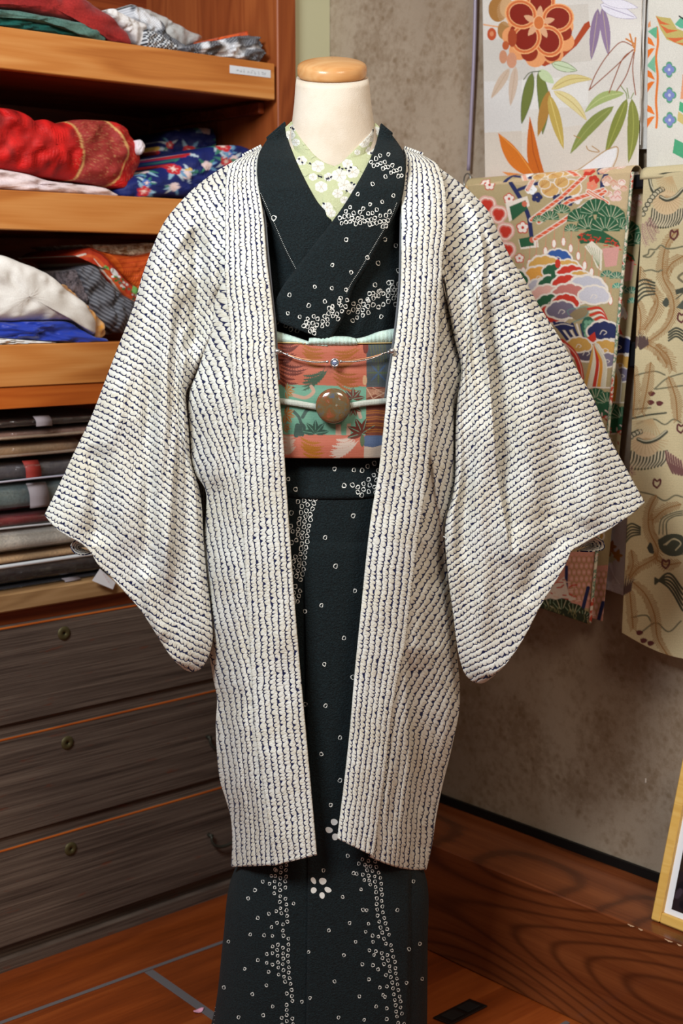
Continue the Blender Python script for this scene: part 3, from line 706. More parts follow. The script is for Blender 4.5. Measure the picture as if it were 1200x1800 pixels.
tag(pillow('folded_cloth', [(400, 282), (470, 258), (520, 300), (600, 390), (700, 450), (760, 470), (760, 560), (690, 610), (640, 618), (560, 602), (530, 580), (480, 480), (430, 350)], -.052, .2, gs.m, bulge=.025, wr=.005, **z3_), 'grey ribbed silk slumping down under the orange cloth', 'folded fabric', gp)
cv = Canvas(110, 420, 290, 545, 2, (240, 110, 36)); cv.T = lambda x, y: (x/3, 380+y/3)
for i in range(26): cv.line([(560+i*9, 190), (640+i*8, 300), (600+i*12, 420)], 1.1, (176, 48, 12), smooth=True)
for i in range(10): cv.line([(600, 230+i*22), (700, 215+i*25), (830, 200+i*22)], 1.1, (176, 48, 12), smooth=True)
bandp = [(380, 205), (470, 168), (520, 188), (700, 375), (735, 395), (712, 452), (650, 420), (560, 330), (480, 235)]
tag(pillow('folded_cloth', [(440, 150), (600, 150), (860, 165), (860, 200), (700, 213), (600, 205), (520, 186)], -.07, .2, cloth('cream_scroll_brocade', S(232, 224, 208), S(150, 104, 62), nsc=90), bulge=.012, **z3_), 'cream cloth with brown scrolls on top of the orange cloth', 'folded fabric', gp)
tag(pillow('folded_cloth', [(510, 186), (600, 203), (700, 211), (830, 196), (860, 300), (790, 420), (725, 402), (700, 372), (600, 270)], -.055, .2, dyed('orange_ripple_silk', .6), canvas=cv, bulge=.02, wr=.001, rings=44, n=200, **z3_), 'bright orange cloth with rippling line pattern on the lower shelf', 'folded fabric', gp)
cv = Canvas(110, 420, 290, 545, 2, (196, 58, 26)); cv.T = lambda x, y: (x/3, 380+y/3)
cv.line([(400, 210), (480, 215), (560, 310), (650, 410), (700, 440)], 5, (222, 92, 40), smooth=True); cv.line([(470, 175), (520, 200), (700, 385)], 2, (120, 26, 14)); cv.line([(385, 215), (440, 200)], 3, (236, 226, 214)); cv.line([(480, 225), (560, 322), (650, 424), (706, 452)], 1.4, (236, 220, 200), smooth=True)
for i in range(30):
    t = i/30; cv.ell(535+t*170+rr.uniform(-10, 10), 262+t*170+rr.uniform(-16, 16), 2.6, 2.2, rr.choice([(50, 120, 50), (236, 236, 232), (200, 60, 30), (120, 190, 90), (70, 110, 80)]))
cv.ell(585, 295, 9, 5, (230, 228, 226), .8); cv.ell(702, 388, 7, 8, (130, 200, 110), -.4)
tag(pillow('folded_cloth', bandp, -.046, .2, dyed('red_border_silk', .6), canvas=cv, bulge=.012, wr=.001, rings=36, n=200, **z3_), 'red-orange border band with green and white flowers on the lower shelf', 'folded fabric', gp)

# ================================================================== kimonos stored in clear bags under the shelves
def slab(m, ua, ub, z0, z1, w0, w1, ex=5, n=26, k=30, wr=.0015, seed=0, mat=0):
    uc, zc, wc = (ua+ub)/2, (z0+z1)/2, (w0+w1)/2; hu, hz, hw = (ub-ua)/2, (z1-z0)/2, (w1-w0)/2
    ph = np.linspace(-pi/2, pi/2, n); th = np.arange(k)/k*2*pi; sg = lambda v, e: np.sign(v)*np.abs(v)**e
    f = noise2((n, k), (6, 6), seed); f[:, -5:] = f[:, -5:]*np.linspace(1, 0, 5)+f[:, :1]*np.linspace(0, 1, 5)
    U = uc+hu*sg(np.sin(ph), 2/12)[:, None]+0*th; r = (np.abs(np.cos(ph))**(2/5))[:, None]
    W = wc+hw*r*sg(np.cos(th), 2/6)[None]+f*wr; Zq = zc+hz*r*sg(np.sin(th), 2/4)[None]+f*wr*.3
    V = OL+U[..., None]*dL+W[..., None]*nL+Zq[..., None]*Z
    m.grid(V, mat, closeu=True)
bags = [ # y at the left picture edge: top, bottom; colours; label
 (1033, 1050, (58, 56, 60), 'dark grey kimono in a clear bag, lowest of the bagged stack', None),
 (1000, 1032, (34, 26, 28), 'black kimono in a clear bag, second from the bottom', None),
 (978, 999, (186, 150, 112), 'tan folded kimono with a white edge in the bagged stack', (224, 224, 224)),
 (934, 977, (222, 214, 198), 'thick cream kimono in a clear bag', None),
 (905, 933, (120, 34, 36), 'dark red kimono in a clear bag between cream and grey-green ones', (200, 196, 196)),
 (852, 904, (118, 134, 132), 'grey-green kimono with a pale paper band in a clear bag', None),
 (812, 850, (84, 80, 84), 'charcoal kimono with a red tag in a clear bag', (190, 184, 196)),
 (780, 811, (156, 124, 92), 'beige kimono with rounded fold in a clear bag', None),
 (757, 779, (140, 106, 92), 'pinkish brown kimono in the upper part of the bagged stack', None),
 (734, 756, (46, 34, 30), 'near-black kimono, topmost of the bagged stack', None)]
for i, (ya, yb, c, lab, strip) in enumerate(bags):
    za = luz(0, ya, -.02)[1]; zb = max(luz(0, yb, -.02)[1], .6865) if i == 0 else luz(0, yb, -.02)[1]
    uend = [.42, .40, .30, .36, .36, .40, .40, .235, .30, .30][i]
    t = thing('bagged_kimono', lab, 'kimono', LP(.1, -.15, zb), 'bagged kimonos stacked in the cabinet')
    m = MB(); h = za-zb; cm = cloth('bagged_silk_%s' % ['coal', 'black', 'tan', 'cream', 'red', 'sage', 'charcoal', 'beige', 'rose', 'umber'][i], S(*[min(255, int(q*1.15)) for q in c]), S(*[int(q*.9) for q in c]), rough=.6)
    slab(m, -.3, uend, zb+.0015, za-.003, -.33, -.022-.003*(i % 3), seed=i); m.build('folded_body', cm, t)
    if i in (7, 8): 
        m = MB(); slab(m, -.3, uend+.01, zb+.004, zb+.010, -.3, -.0165, seed=i, wr=.0008); m.build('fold', cloth('fold_beige', S(178, 150, 124), S(150, 122, 98)), t)
    if i != 2:
        m = MB(); slab(m, -.315, uend+.02, zb+.0004, za-.0006, -.345, -.0125, seed=i+20, wr=.0022, n=40, k=60); m.build('clear_bag', FILM, t)
    if strip:
        m = MB(); P = [LP(u, -.008+.002*sin(u*9+i), zb+.001+(.003+.0012*sin(u*14+i*2) if i != 2 else .0035)) for u in np.linspace(-.3, uend, 60)]
        m.tube(P, .0018 if i != 2 else .0035, 8); m.build('bag_edge', M('white_plastic_edge', .3, .5, S(*strip)).m, t)
    if i in (5, 9, 0, 6):
        xs = {5: (52, 86), 9: (63, 91), 0: (114, 142), 6: (45, 72)}[i]; ua = luz(xs[0], (ya+yb)/2, -.01)[0]; ub = luz(xs[1], (ya+yb)/2, -.01)[0]
        q = np.linspace(.12, .95, 10); m = MB(); V = np.array([[LP(a_, -.0085-.012*((s-.45)**2)*4 if s > .45 else -.0085, zb+h*s) for a_ in (ua, ub)] for s in q]); shell(m, V, thick=.0006)
        m.build('paper_band', flat('paper_band_%d' % 0 if i != 6 else 'red_tag_paper', S(*((150, 138, 140) if i != 6 else (150, 48, 40))), .6), t)
# price tag
t = onpl(160, 1022, LP(0, .012, 0), nL); P = [onpl(*p, LP(0, .012, 0), nL) for p in ((176, 1000), (203, 1024), (195, 1035), (159, 1020))]
m = MB(); V = np.array([[P[0], P[1]], [P[3], P[2]]]); V[1] += nL*.006; shell(m, V, thick=.0008); 
for k in range(4): m.tube([V[0, 0]*(1-a)+V[1, 1]*a+(V[1, 0]-V[0, 0])*0+nL*.0006 for a in (.25+.12*k, .30+.12*k)], .0003, 5, 1)
tag(m.build('price_tag', [flat('tag_card', S(236, 230, 230), .6), flat('tag_red_print', S(214, 120, 120), .7)], smooth=False), 'white price tag with faint pink print by the bagged kimonos', 'tag')

# ================================================================== leaning picture frame
B = onpl(1145, 1617, [0, 0, ZS], Z); wB = float(np.dot(B-WR, nR)); uB = float(np.dot(B-WR, dR))
d0 = ray(1203, 1325); hgt = None
best = None
for a in np.linspace(.02, .4, 120):                     # lean angle whose left edge passes through the traced one
    up = Z*cos(a)-nR*sin(a); 
    for L in np.linspace(.2, .45, 40):
        p = B+up*L; d = p-CAM; yy = d[1]*cos(TH)-d[2]*sin(TH); vv = -d[1]*sin(TH)-d[2]*cos(TH); e_ = math.hypot(600+F*d[0]/yy-1203, 900+F*vv/yy-1325)
        if best is None or e_ < best[0]: best = (e_, a, L)
lean = best[1]; up = Z*cos(lean)-nR*sin(lean); Lh = min(best[2]+.02, (wB-.012)/sin(lean)); fwd = np.cross(dR, up); fwd = fwd if np.dot(fwd, nR) > 0 else -fwd
print('frame', best, wB, Lh); Wd = .26; fwid = .0165
B = B+Z*.0012
fr = thing('picture_frame', 'light wooden picture frame with white mat leaning against the right wall', 'picture frame', B)
m = MB()
m.bev(B-fwd*.012, dR*fwid, up*Lh, fwd*.016, .002); m.bev(B+dR*(Wd-fwid)-fwd*.012, dR*fwid, up*Lh, fwd*.016, .002)
m.bev(B+dR*(fwid+.0002)-fwd*.012, dR*(Wd-2*fwid-.0004), up*fwid, fwd*.016, .002); m.bev(B+dR*(fwid+.0002)+up*(Lh-fwid)-fwd*.012, dR*(Wd-2*fwid-.0004), up*fwid, fwd*.016, .002)
m.build('frame_moulding', W_FRAME, fr, smooth=False)
m = MB(); m.box(B+dR*fwid+up*fwid-fwd*.009, dR*(Wd-2*fwid), up*(Lh-2*fwid), fwd*.004); m.build('mat_board', flat('white_mat_board', S(232, 234, 240), .7), fr, smooth=False)
cv = Canvas(0, 0, 200, 300, 1, (44, 32, 26)); r_ = random.Random(8)
cv.poly([(0, 60), (40, 50), (120, 70), (200, 60), (200, 0), (0, 0)], (66, 70, 56))
cv.poly([(14, 95), (30, 88), (90, 88), (120, 110), (122, 190), (100, 215), (30, 222), (12, 205)], (196, 200, 204), smooth=True); cv.poly([(22, 150), (60, 148), (62, 176), (24, 178)], (34, 26, 24))
for y in (128, 186, 200): cv.line([(12, y), (120, y+4)], 2, (120, 124, 130))
cv.poly([(0, 220), (200, 226), (200, 300), (0, 300)], (38, 28, 32))
for i in range(70): cv.ell(r_.uniform(0, 200), r_.uniform(228, 296), r_.uniform(5, 16), r_.uniform(4, 9), r_.choice([(24, 18, 24), (60, 48, 58), (92, 84, 100), (38, 24, 30), (110, 106, 120)]), r_.uniform(0, 3))
cv.ell(32, 284, 9, 4, (130, 190, 50), -.4); cv.ell(12, 70, 7, 5, (210, 150, 150)); cv.line([(0, 50), (50, 58)], 4, (220, 210, 170))
inw = Wd-2*fwid-.024; inh = Lh-2*fwid-.024; gx, gy = np.meshgrid(np.linspace(0, 1, 110), np.linspace(1, 0, 160))
V = (B+dR*(fwid+.012)+up*(fwid+.009)-fwd*.0045)+gx[..., None]*dR*inw+gy[..., None]*up*inh
m = MB(); shell(m, V, thick=.0008, col=cv.sample(np.stack([gx*200, (1-gy)*300], -1))); ph = M('photo_print', .35); ph.base(ph.attr('dye')); m.build('photo', ph.m, fr)

# ================================================================== mannequin
YC = 2.05
def zat(py, Y=YC): return float(PYs(600, py, Y)[2])
def xat(px, py, Y=YC): return float(PYs(px, py, Y)[0])
man = thing('mannequin', 'cream cloth-covered dress form with round wooden neck cap, wearing the kimono', 'mannequin', (xat(588, 300), YC, 0))
nx = xat(584, 180); ny = YC+.0
def neck_prof():
    rows = [(136.5, 521, 647), (150, 519, 649), (180, 517, 652), (215, 513, 657), (250, 506, 666), (290, 490, 684), (330, 470, 705)]
    return [((xat(b, y)-xat(a, y))/2, zat(y), (xat(b, y)+xat(a, y))/2) for y, a, b in rows]
TLT = .30
m = MB(); th = np.arange(72)/72*2*pi; V = []
pr = neck_prof()
V.append([(pr[0][2]+.001*cos(t), YC+.001*sin(t), pr[0][1]-.0005) for t in th])
V.append([(pr[0][2]+pr[0][0]*.985*cos(t), YC+pr[0][0]*.93*sin(t), pr[0][1]-.0005+TLT*pr[0][0]*.93*sin(t)) for t in th])
for r, z, cx in pr: kz = np.clip((z-zat(225))/(zat(135)-zat(225)), 0, 1); V.append([(cx+r*cos(t), YC+min(r*.94, .0525)*sin(t), z+TLT*kz*min(r*.94, .0525)*sin(t)) for t in th])
for r, d, z in ((.11, .075, 1.22), (.115, .08, 1.05), (.11, .078, .9), (.10, .07, .78), (.001, .001, .775)): V.append([(nx+r*cos(t), YC+d*sin(t)+.012, z) for t in th])
m.grid(np.array(V), closeu=True, flip=True)
nk = M('cream_stretch_cloth', .75, .2); c = nk.coord('Object'); n1 = nk.noise(c, 18, 4, .6); nk.base(nk.mix(n1.step(.35, .7), S(222, 209, 192), S(212, 196, 176))); nk.bump(n1+nk.noise(c, 900, 1)*.25, .35, .004)
m.build('cloth_body', nk.m, man)
zc0 = zat(137); r0 = (xat(644.5, 130)-xat(522.5, 130))/2; cx0 = (xat(644.5, 130)+xat(522.5, 130))/2
zt = zat(95)
prof = [(.001, zc0+.001), (r0*.96, zc0+.001), (r0*.985, zc0+.003), (r0*1.0, zc0+.008), (r0*1.0, zc0+.0145), (r0*.98, zc0+.0175), (r0*.90, zc0+.0205), (r0*.70, zc0+.0238), (r0*.4, zc0+.0262), (.001, zc0+.0270)]
m = MB(); m.lathe(resamp(prof, 40), (cx0, YC-.0, 0), 72, sy=.97); m.v[0][:, 2] += (m.v[0][:, 1]-YC)*TLT; m.build('neck_cap', W_CAP, man)
m = MB(); m.lathe([(.001, .765), (.016, .765), (.016, .03), (.0165, .03), (.001, .03)][::-1], (nx, YC+.012, 0), 24); m.build('stand_pole', flat('stand_steel', S(150, 150, 152), .3, .5, Metallic=.9), man)
m = MB(); m.lathe([(.001, .0005), (.105, .0005), (.108, .006), (.10, .014), (.03, .022), (.018, .0295), (.001, .0295)], (nx, YC+.012, 0), 48); m.build('stand_base', flat('stand_steel', S(150, 150, 152), .3), man)

# ================================================================== the black-green kimono
kim = thing('kimono', 'very dark green crepe kimono with white tie-dyed dots, worn on the mannequin', 'kimono', (nx, YC, 0))
YF = lambda y: np.interp(y, [260, 300, 350, 400, 480, 560, 640, 760, 860, 1000, 1500, 1800, 2100], [2.035, 2.00, 1.972, 1.955, 1.948, 1.950, 1.951, 1.953, 1.95, 1.948, 1.94, 1.93, 1.93])
class Deco:                                             # resist-dyed marks laid on the real cloth surface of a mesh
    def __init__(s, mb): s.mb = mb; s.refresh()
    def refresh(s):
        V = np.concatenate(s.mb.v); s.bvh = BVHTree.FromPolygons([Vector(v) for v in V], [f for f in s.mb.f])
    def hit(s, px, py):
        d = Vector(ray(px, py)).normalized(); h = s.bvh.ray_cast(Vector(CAM), d); return h[0], h[1]
    def shape(s, px, py, loops, lift=.0005, mat=1):
        """loops in px offsets; each point dropped on the cloth"""
        out = []
        for dx, dy in loops:
            p, n = s.hit(px+dx, py+dy)
            if p is None: return None
            n = n if n.dot(Vector(CAM)-p) > 0 else -n
            out.append(np.array(p+n*lift))
        return out
    def ring(s, px, py, r=4.0, w=1.5, asp=1.15, rot=None, mat=1):
        rot = rr.uniform(-.5, .5) if rot is None else rot; k = 12; A = []; B = []
        r = r*.86*rr.uniform(.9, 1.1)
        for i in range(k):
            t = i/k*2*pi; e = 1/(abs(cos(t))**3.5+abs(sin(t))**3.5)**(1/3.5); q = 1+.08*sin(3*t+px)
            for L, rad in ((A, r), (B, r-w*(.8+.4*sin(t*1.5+py)))):
                x = rad*cos(t)*e*q; y = rad*asp*sin(t)*e*q; L.append((x*cos(rot)-y*sin(rot), x*sin(rot)+y*cos(rot)))
        a = s.shape(px, py, A); b = s.shape(px, py, B)
        if a is None or b is None: return
        if max(p[1] for p in a)-min(p[1] for p in a) > .02: return
        s.mb.add(a+b, [(i, (i+1) % k, k+(i+1) % k, k+i) for i in range(k)], mat)
    def blob(s, px, py, pts, mat=1):
        P = resamp(np.array(pts+pts[:1], float), 17)[:-1]; a = s.shape(px, py, [tuple(q) for q in P])
        if a is None: return
        s.mb.add([sum(a)/len(a)]+a, [(0, i+1, (i+1) % 16+1) for i in range(16)], mat)
    def dots(s, pts, gap=6.5, r=.75, mat=1):
        P = resamp(pts, 200, True); L = np.linalg.norm(np.diff(P, axis=0), axis=1).sum(); P = resamp(P, max(2, int(L/gap)), False)
        for x, y in P:
            a = s.shape(x, y, [(r*cos(t), r*sin(t)) for t in np.arange(6)/6*2*pi])
            if a: s.mb.add(a, [tuple(range(6))], mat)
def drape(m, dp, XY, lift, thick=.0016, th2=0, fl=None, mat=0, mbk=0, uv=None, col=None, smoothY=True):
    """a cloth layer laid over the surface beneath it"""
    n_, m_ = XY.shape[:2]; V = np.zeros((n_, m_, 3)); lf = np.broadcast_to(lift, (n_, m_))
    ds = folds(XY, fl) if fl else np.zeros((n_, m_)); Yg = np.full((n_, m_), np.nan)
    for i in range(n_):
        for j in range(m_):
            p, n = dp.hit(*XY[i, j])
            if p is not None: Yg[i, j] = p.y
    for i in range(n_):
        r_ = Yg[i]; ok = ~np.isnan(r_)
        if ok.any(): Yg[i] = np.interp(np.arange(m_), np.where(ok)[0], r_[ok])
    for j in range(m_):
        r_ = Yg[:, j]; ok = ~np.isnan(r_); Yg[:, j] = np.interp(np.arange(n_), np.where(ok)[0], r_[ok])
    if smoothY:
        for _ in range(8): Yg[1:-1] = (Yg[:-2]+Yg[2:]+2*Yg[1:-1])/4
    V = PYs(XY[..., 0], XY[..., 1], Yg-lf-ds); shell(m, V, thick=thick, mf=mat, mbk=mbk, uv=uv, col=col); return V
# skirt and bodice: one closed column each
def column(m, rows, k=120, seed=1, fold=lambda th, y: 0):
    V = []
    for y, xl, xr, yf, yb in rows:
        z = zat(y) if y < 1985 else .004
        a = (xat(xr, y)-xat(xl, y))/2; cx = (xat(xr, y)+xat(xl, y))/2; b = (yb-yf)/2; cy = (yb+yf)/2; row = []
        for i in range(k):
            t = i/k*2*pi-pi/2; e = 1/(abs(cos(t))**2.5+abs(sin(t))**2.5)**(1/2.5); q = 1+fold(t, y)
            row.append((cx+a*cos(t)*e*q, cy+b*sin(t)*e*q, z))
        V.append(row)
    V = np.array(V); V = np.stack([resamp(V[:, i], 90) for i in range(k)], 1); m.grid(V, closeu=True)
    return V
m = MB(); 
column(m, [(851, 455, 712, 1.957, 2.16), (870, 452, 714, 1.956, 2.16), (1000, 450, 712, 1.953, 2.15), (1200, 450, 712, 1.952, 2.15), (1400, 440, 718, 1.952, 2.15), (1500, 425, 733, 1.951, 2.15), (1560, 402, 750, 1.948, 2.155), (1660, 390, 750, 1.943, 2.165), (1800, 372, 749, 1.936, 2.18), (1990, 350, 747, 1.93, 2.19)],
       fold=lambda t, y: .012*sin(5*t+1)*np.clip((y-1000)/800, 0, 1)+.004*sin(11*t))
# front overlap panel, its vertical edge at the middle
L_ = [(531, 862), (535, 1000), (538, 1200), (540, 1400), (541, 1510), (540, 1650), (538, 1800), (537, 1960)]
R_ = [(690, 862), (700, 1000), (708, 1200), (715, 1400), (722, 1535), (722, 1650), (720, 1800), (718, 1960)]
XY = loft(L_, R_, 60, 24); dp = Deco(m)
drape(m, dp, XY, .0042-.0015*np.linspace(0, 1, 24)[None], thick=.0014); dp.refresh()
rr = random.Random(21)
def cluster(dp, path, widthf, rows, pitch=9.2, drop=.12, r=3.7, side=1, **k):
    P = resamp(path, 300); L = np.linalg.norm(np.diff(P, axis=0), axis=1).sum(); P = resamp(P, int(L/pitch), False); T = np.gradient(P, axis=0); T /= np.linalg.norm(T, axis=1)[:, None]
    for i, (p, t) in enumerate(zip(P, T)):
        n = np.array([-t[1], t[0]])*side; f = i/max(1, len(P)-1); c_ = widthf(f)
        for j in range(rows):
            if j > c_ and rr.random() > .25/(j-c_+.3): continue
            if rr.random() < drop: continue
            q = p+n*j*pitch*.98+t*pitch*.5*(j % 2)+np.array([rr.uniform(-1, 1), rr.uniform(-1, 1)]); dp.ring(q[0], q[1], r, **k)
# lower skirt: two flowing drifts of rings (x, y on the photograph)
def scatter(dp, pts, **k):
    for x, y in pts: dp.ring(x, y, **k)
zb = lambda L: [(360+x/2.727, 1400+y/2.727) for x, y in L]
kk = dict(r=3.1, w=1.05)
cluster(dp, [(503, 1520), (501, 1570), (506, 1620), (507, 1700), (513, 1750), (514, 1810)], lambda f: 1.6+.6*sin(f*14), 5, 9.6, side=1, **kk)
cluster(dp, [(655, 1505), (668, 1545), (672, 1600), (688, 1665), (697, 1720), (704, 1770), (712, 1810)], lambda f: 1.5+.5*sin(f*12+1), 5, 9.6, side=1, **kk)
scatter(dp, zb([(278, 408), (241, 449), (208, 488), (254, 582), (307, 562), (218, 661), (284, 665), (114, 695), (320, 625), (297, 755), (254, 784), (192, 826), (306, 840), (92, 915), (295, 905), (228, 947), (325, 1006), (162, 1058), (280, 1048), (425, 513), (497, 745), (465, 983), (504, 965), (319, 380), (343, 354), (325, 719),
  (568, 354), (660, 481), (693, 606), (594, 641), (722, 696), (666, 760), (754, 804), (621, 886), (740, 958), (640, 1059), (786, 876), (757, 543), (748, 445), (712, 367), (774, 335), (684, 284), (770, 648), (788, 737), (810, 759), (829, 828), (805, 696), (838, 915), (862, 960), (820, 1006), (921, 544), (998, 407), (1040, 874), (977, 731), (1029, 706), (965, 893), (603, 40), (763, 1070), (871, 1015)]), **kk)
P5 = [(-10, -22, 5, 8, -.3), (6, -21, 7, 7.5, .4), (14, -7, 7, 5, .5), (3, 3, 5.5, 6.5, .1), (-12, -4.5, 5.5, 6, .7)]
def petal(dp, x, y, rx, ry, rot, mat=1):
    pts = []
    for i in range(12):
        t = i/12*2*pi; a = rx*cos(t)*(1-.18*sin(t)); b = ry*sin(t); pts.append((a*cos(rot)-b*sin(rot), a*sin(rot)+b*cos(rot)))
    dp.blob(x, y, pts, mat)
for x, y, rx, ry, ro in ((551, 1548, 4, 6.5, -.5), (567, 1549, 6.5, 6, .2), (576, 1564, 6.5, 4.6, .5), (566, 1574, 4.6, 5.8, -.2), (551, 1565, 5, 5.5, .4)): petal(dp, x, y, rx, ry, ro)
for x, y, rx, ry, ro in ((587, 1445, 6.2, 5.6, .3), (578, 1459, 6.6, 5.2, .4), (589, 1471, 5.8, 6, .3)): petal(dp, x, y, rx, ry, ro)
# mid front between the coat edges
zc = lambda L: [(480+x/2.905, 800+y/2.903) for x, y in L]
kk = dict(r=4.0, w=1.25)
scatter(dp, zc([(408, 309), (265, 420), (318, 566), (417, 692), (246, 766), (163, 797), (361, 933), (261, 1067), (405, 1133), (267, 1278), (165, 1271), (341, 1441), (246, 1525), (341, 1659), (294, 1785), (93, 295), (90, 362)]), **kk)
cluster(dp, zc([(240, 172), (205, 250), (185, 345), (172, 440), (160, 540), (142, 640), (128, 745)]), lambda f: 3.2-1.6*f, 5, 9, side=1, **kk)
dp.dots([(403, 1530), (392, 1640), (376, 1800)], 7, .5)
m.build('skirt', [CREPE, WHITE_DYE], kim)
# upper part
m = MB()
column(m, [(262, 505, 665, 2.03, 2.10), (272, 470, 702, 2.02, 2.13), (290, 452, 722, 2.005, 2.15), (330, 440, 735, 1.985, 2.16), (400, 438, 737, 1.968, 2.165), (480, 442, 732, 1.962, 2.165), (560, 448, 722, 1.962, 2.16), (640, 452, 716, 1.966, 2.155), (760, 454, 714, 1.966, 2.155), (838, 455, 713, 1.958, 2.158), (856, 456, 712, 1.953, 2.158), (861, 458, 710, 1.955, 2.156), (861.5, 470, 698, 1.966, 2.150)],
       fold=lambda t, y: .004*sin(7*t))
dp = Deco(m)
# bodice front wraps with slanting pleats
XY = loft([(612, 470), (598, 520), (575, 570), (560, 600)], [(700, 400), (706, 480), (700, 540), (694, 600)], 30, 20)
drape(m, dp, XY, .004, fl=[([(640, 470), (618, 530), (590, 600)], .004, 3, 14), ([(660, 480), (642, 540), (622, 600)], .004, 3, 14), ([(690, 470), (678, 540), (664, 600)], .003, 3, 14)])
XY = loft([(458, 340), (466, 420), (478, 500), (484, 560), (486, 600)], [(500, 340), (520, 440), (520, 500), (505, 560), (500, 600)], 30, 14)
drape(m, dp, XY, .003)
dp.refresh()
kk = dict(r=4.0, w=1.35)
zv = lambda L: [(420+x/3.4625, 80+y/3.4625) for x, y in L]
scatter(dp, zv([(212, 1050), (168, 1092), (845, 1325), (968, 1370), (952, 1218), (826, 1457), (910, 1444), (794, 1510), (858, 1492), (905, 1493), (942, 1487), (968, 1452), (864, 1650), (950, 1575), (782, 1545), (738, 1555), (832, 1523), (232, 1683), (286, 1705), (338, 1695), (316, 1727), (354, 1735), (888, 1180)]), **kk)
cluster(dp, zv([(690, 1672), (760, 1635), (830, 1598), (900, 1560), (965, 1520)]), lambda f: 1.8+f, 4, 8.4, side=-1, **kk)
cluster(dp, [(664, 826), (655, 838), (642, 848), (628, 856)], lambda f: 2.6, 4, 8.6, side=-1, drop=.1, **kk)
scatter(dp, zc([(313, 70), (411, 76), (453, 78), (481, 57), (515, 42), (362, 156), (404, 153), (78, 122), (115, 175)]), **kk)
m.build('bodice', [CREPE, WHITE_DYE], kim)
# collar: screen-left band first (under), screen-right band over it
def neckband(name, inner, outer, lift, marks, n=70, k=16, thick=.003, Yf=None, mats=None, col=None, back=True, par=kim, zup=0, fl=None):
    XY = loft(inner, outer, n, k); m = MB(); s = np.linspace(0, 1, k)[None]
    y = XY[..., 1]; Y = Yf(XY)-lift-.004*np.sin(pi*s)**.6
    V = PYs(XY[..., 0], y, Y)
    if fl: V[..., 1] -= folds(XY, fl)
    shell(m, V, thick=thick, col=col(XY) if col else None)
    if marks: d = Deco(m); marks(d)
    return m.build(name, mats or [CREPE, WHITE_DYE], par), V
def neckY(XY):
    x = XY[..., 0]; y = XY[..., 1]; xl = np.interp(y, [180, 215, 250, 290], [517, 513, 509, 505]); xr = np.interp(y, [180, 215, 250, 290], [652, 657, 660, 662])
    q = np.clip((x-(xl+xr)/2)/((xr-xl)/2), -1, 1); return YC-.0525*np.sqrt(1-q*q)
def Yk(XY):
    y = XY[..., 1]; x = XY[..., 0]
    base = np.interp(y, [212, 240, 280, 330, 380, 440, 520, 620], [2.065, 2.04, 1.992, 1.962, 1.950, 1.945, 1.943, 1.945])
    side = (np.abs(x-585)/130)**2*.016
    return np.where(y < 330, np.minimum(base+side, neckY(XY)-.0065), base+side)
def mk_left(d):
    d.ring(*zv([(385, 1348)])[0], **kk); d.ring(*zv([(213, 1050)])[0], r=4.6, w=1.4)
    d.dots(zv([(128, 890), (160, 960), (215, 1080), (285, 1240), (350, 1365)]), 3.1, .62)
innerL = [(502, 216), (505, 240), (516, 272), (534, 312), (556, 352), (583, 390), (560, 436), (530, 476)]
outerL = [(470, 244), (456, 268), (452, 300), (456, 335), (467, 370), (486, 415), (505, 455), (517, 480)]
cl, VL = neckband('collar', innerL, outerL, .000, mk_left, Yf=Yk)
innerR = [(668, 219), (664, 240), (655, 268), (640, 300), (622, 332), (602, 364), (583, 390), (552, 430), (520, 472), (494, 508), (480, 540), (474, 560)]
outerR = [(688, 236), (706, 262), (713, 284), (712, 312), (707, 345), (690, 386), (671, 421), (648, 464), (622, 504), (606, 552), (590, 582), (576, 600)]
def mk_right(d):
    d.dots(zv([(958, 960), (928, 1035), (862, 1150), (792, 1268), (732, 1370), (680, 1450), (655, 1505)]), 3.1, .62)
    scatter(d, zv([(908, 664), (858, 672), (833, 690), (803, 710), (819, 733), (842, 727), (861, 718), (886, 711), (876, 750), (890, 742), (906, 741), (932, 730), (924, 775), (941, 765), (958, 762), (978, 752), (969, 796), (988, 793), (890, 799), (812, 844), (722, 905), (938, 914), (797, 967), (870, 952), (676, 985), (650, 1010),
      (755, 993), (735, 1015), (697, 1021), (837, 1000), (811, 1020), (785, 1023), (915, 1012), (893, 1034), (858, 1036), (937, 1050), (966, 1047), (652, 1182), (780, 1290), (568, 1336), (682, 1380), (461, 1468), (564, 1477), (650, 1486), (307, 1518), (522, 1557), (424, 1582), (618, 1537), (657, 1549), (297, 1630), (369, 1651), (609, 1570), (567, 1590), (418, 1662), (454, 1648), (580, 1063),
      (534, 1103), (558, 1080), (614, 1050), (641, 1042), (666, 1037), (688, 1050), (624, 1082), (651, 1075), (676, 1072), (700, 1062), (723, 1052), (748, 1046), (710, 1086), (736, 1078), (763, 1070), (782, 1064), (803, 1060), (826, 1050), (795, 1090), (812, 1084), (836, 1080), (858, 1073), (882, 1070), (905, 1065), (873, 1102), (893, 1098), (916, 1093), (940, 1085), (945, 1105), (930, 1140), (950, 1132), (972, 1125)]), r=3.7, w=1.3)
    cluster(d, zv([(455, 1752), (500, 1712), (560, 1685), (620, 1650), (655, 1620)]), lambda f: 2.8, 4, 7.9, side=-1, drop=.06, r=3.8, w=1.3)
    cluster(d, zv([(395, 1705), (430, 1735), (470, 1760)]), lambda f: 2, 2, 8, side=-1, r=3.8, w=1.3)
cr_, VR = neckband('collar', innerR, outerR, .006, mk_right, Yf=Yk, n=90)
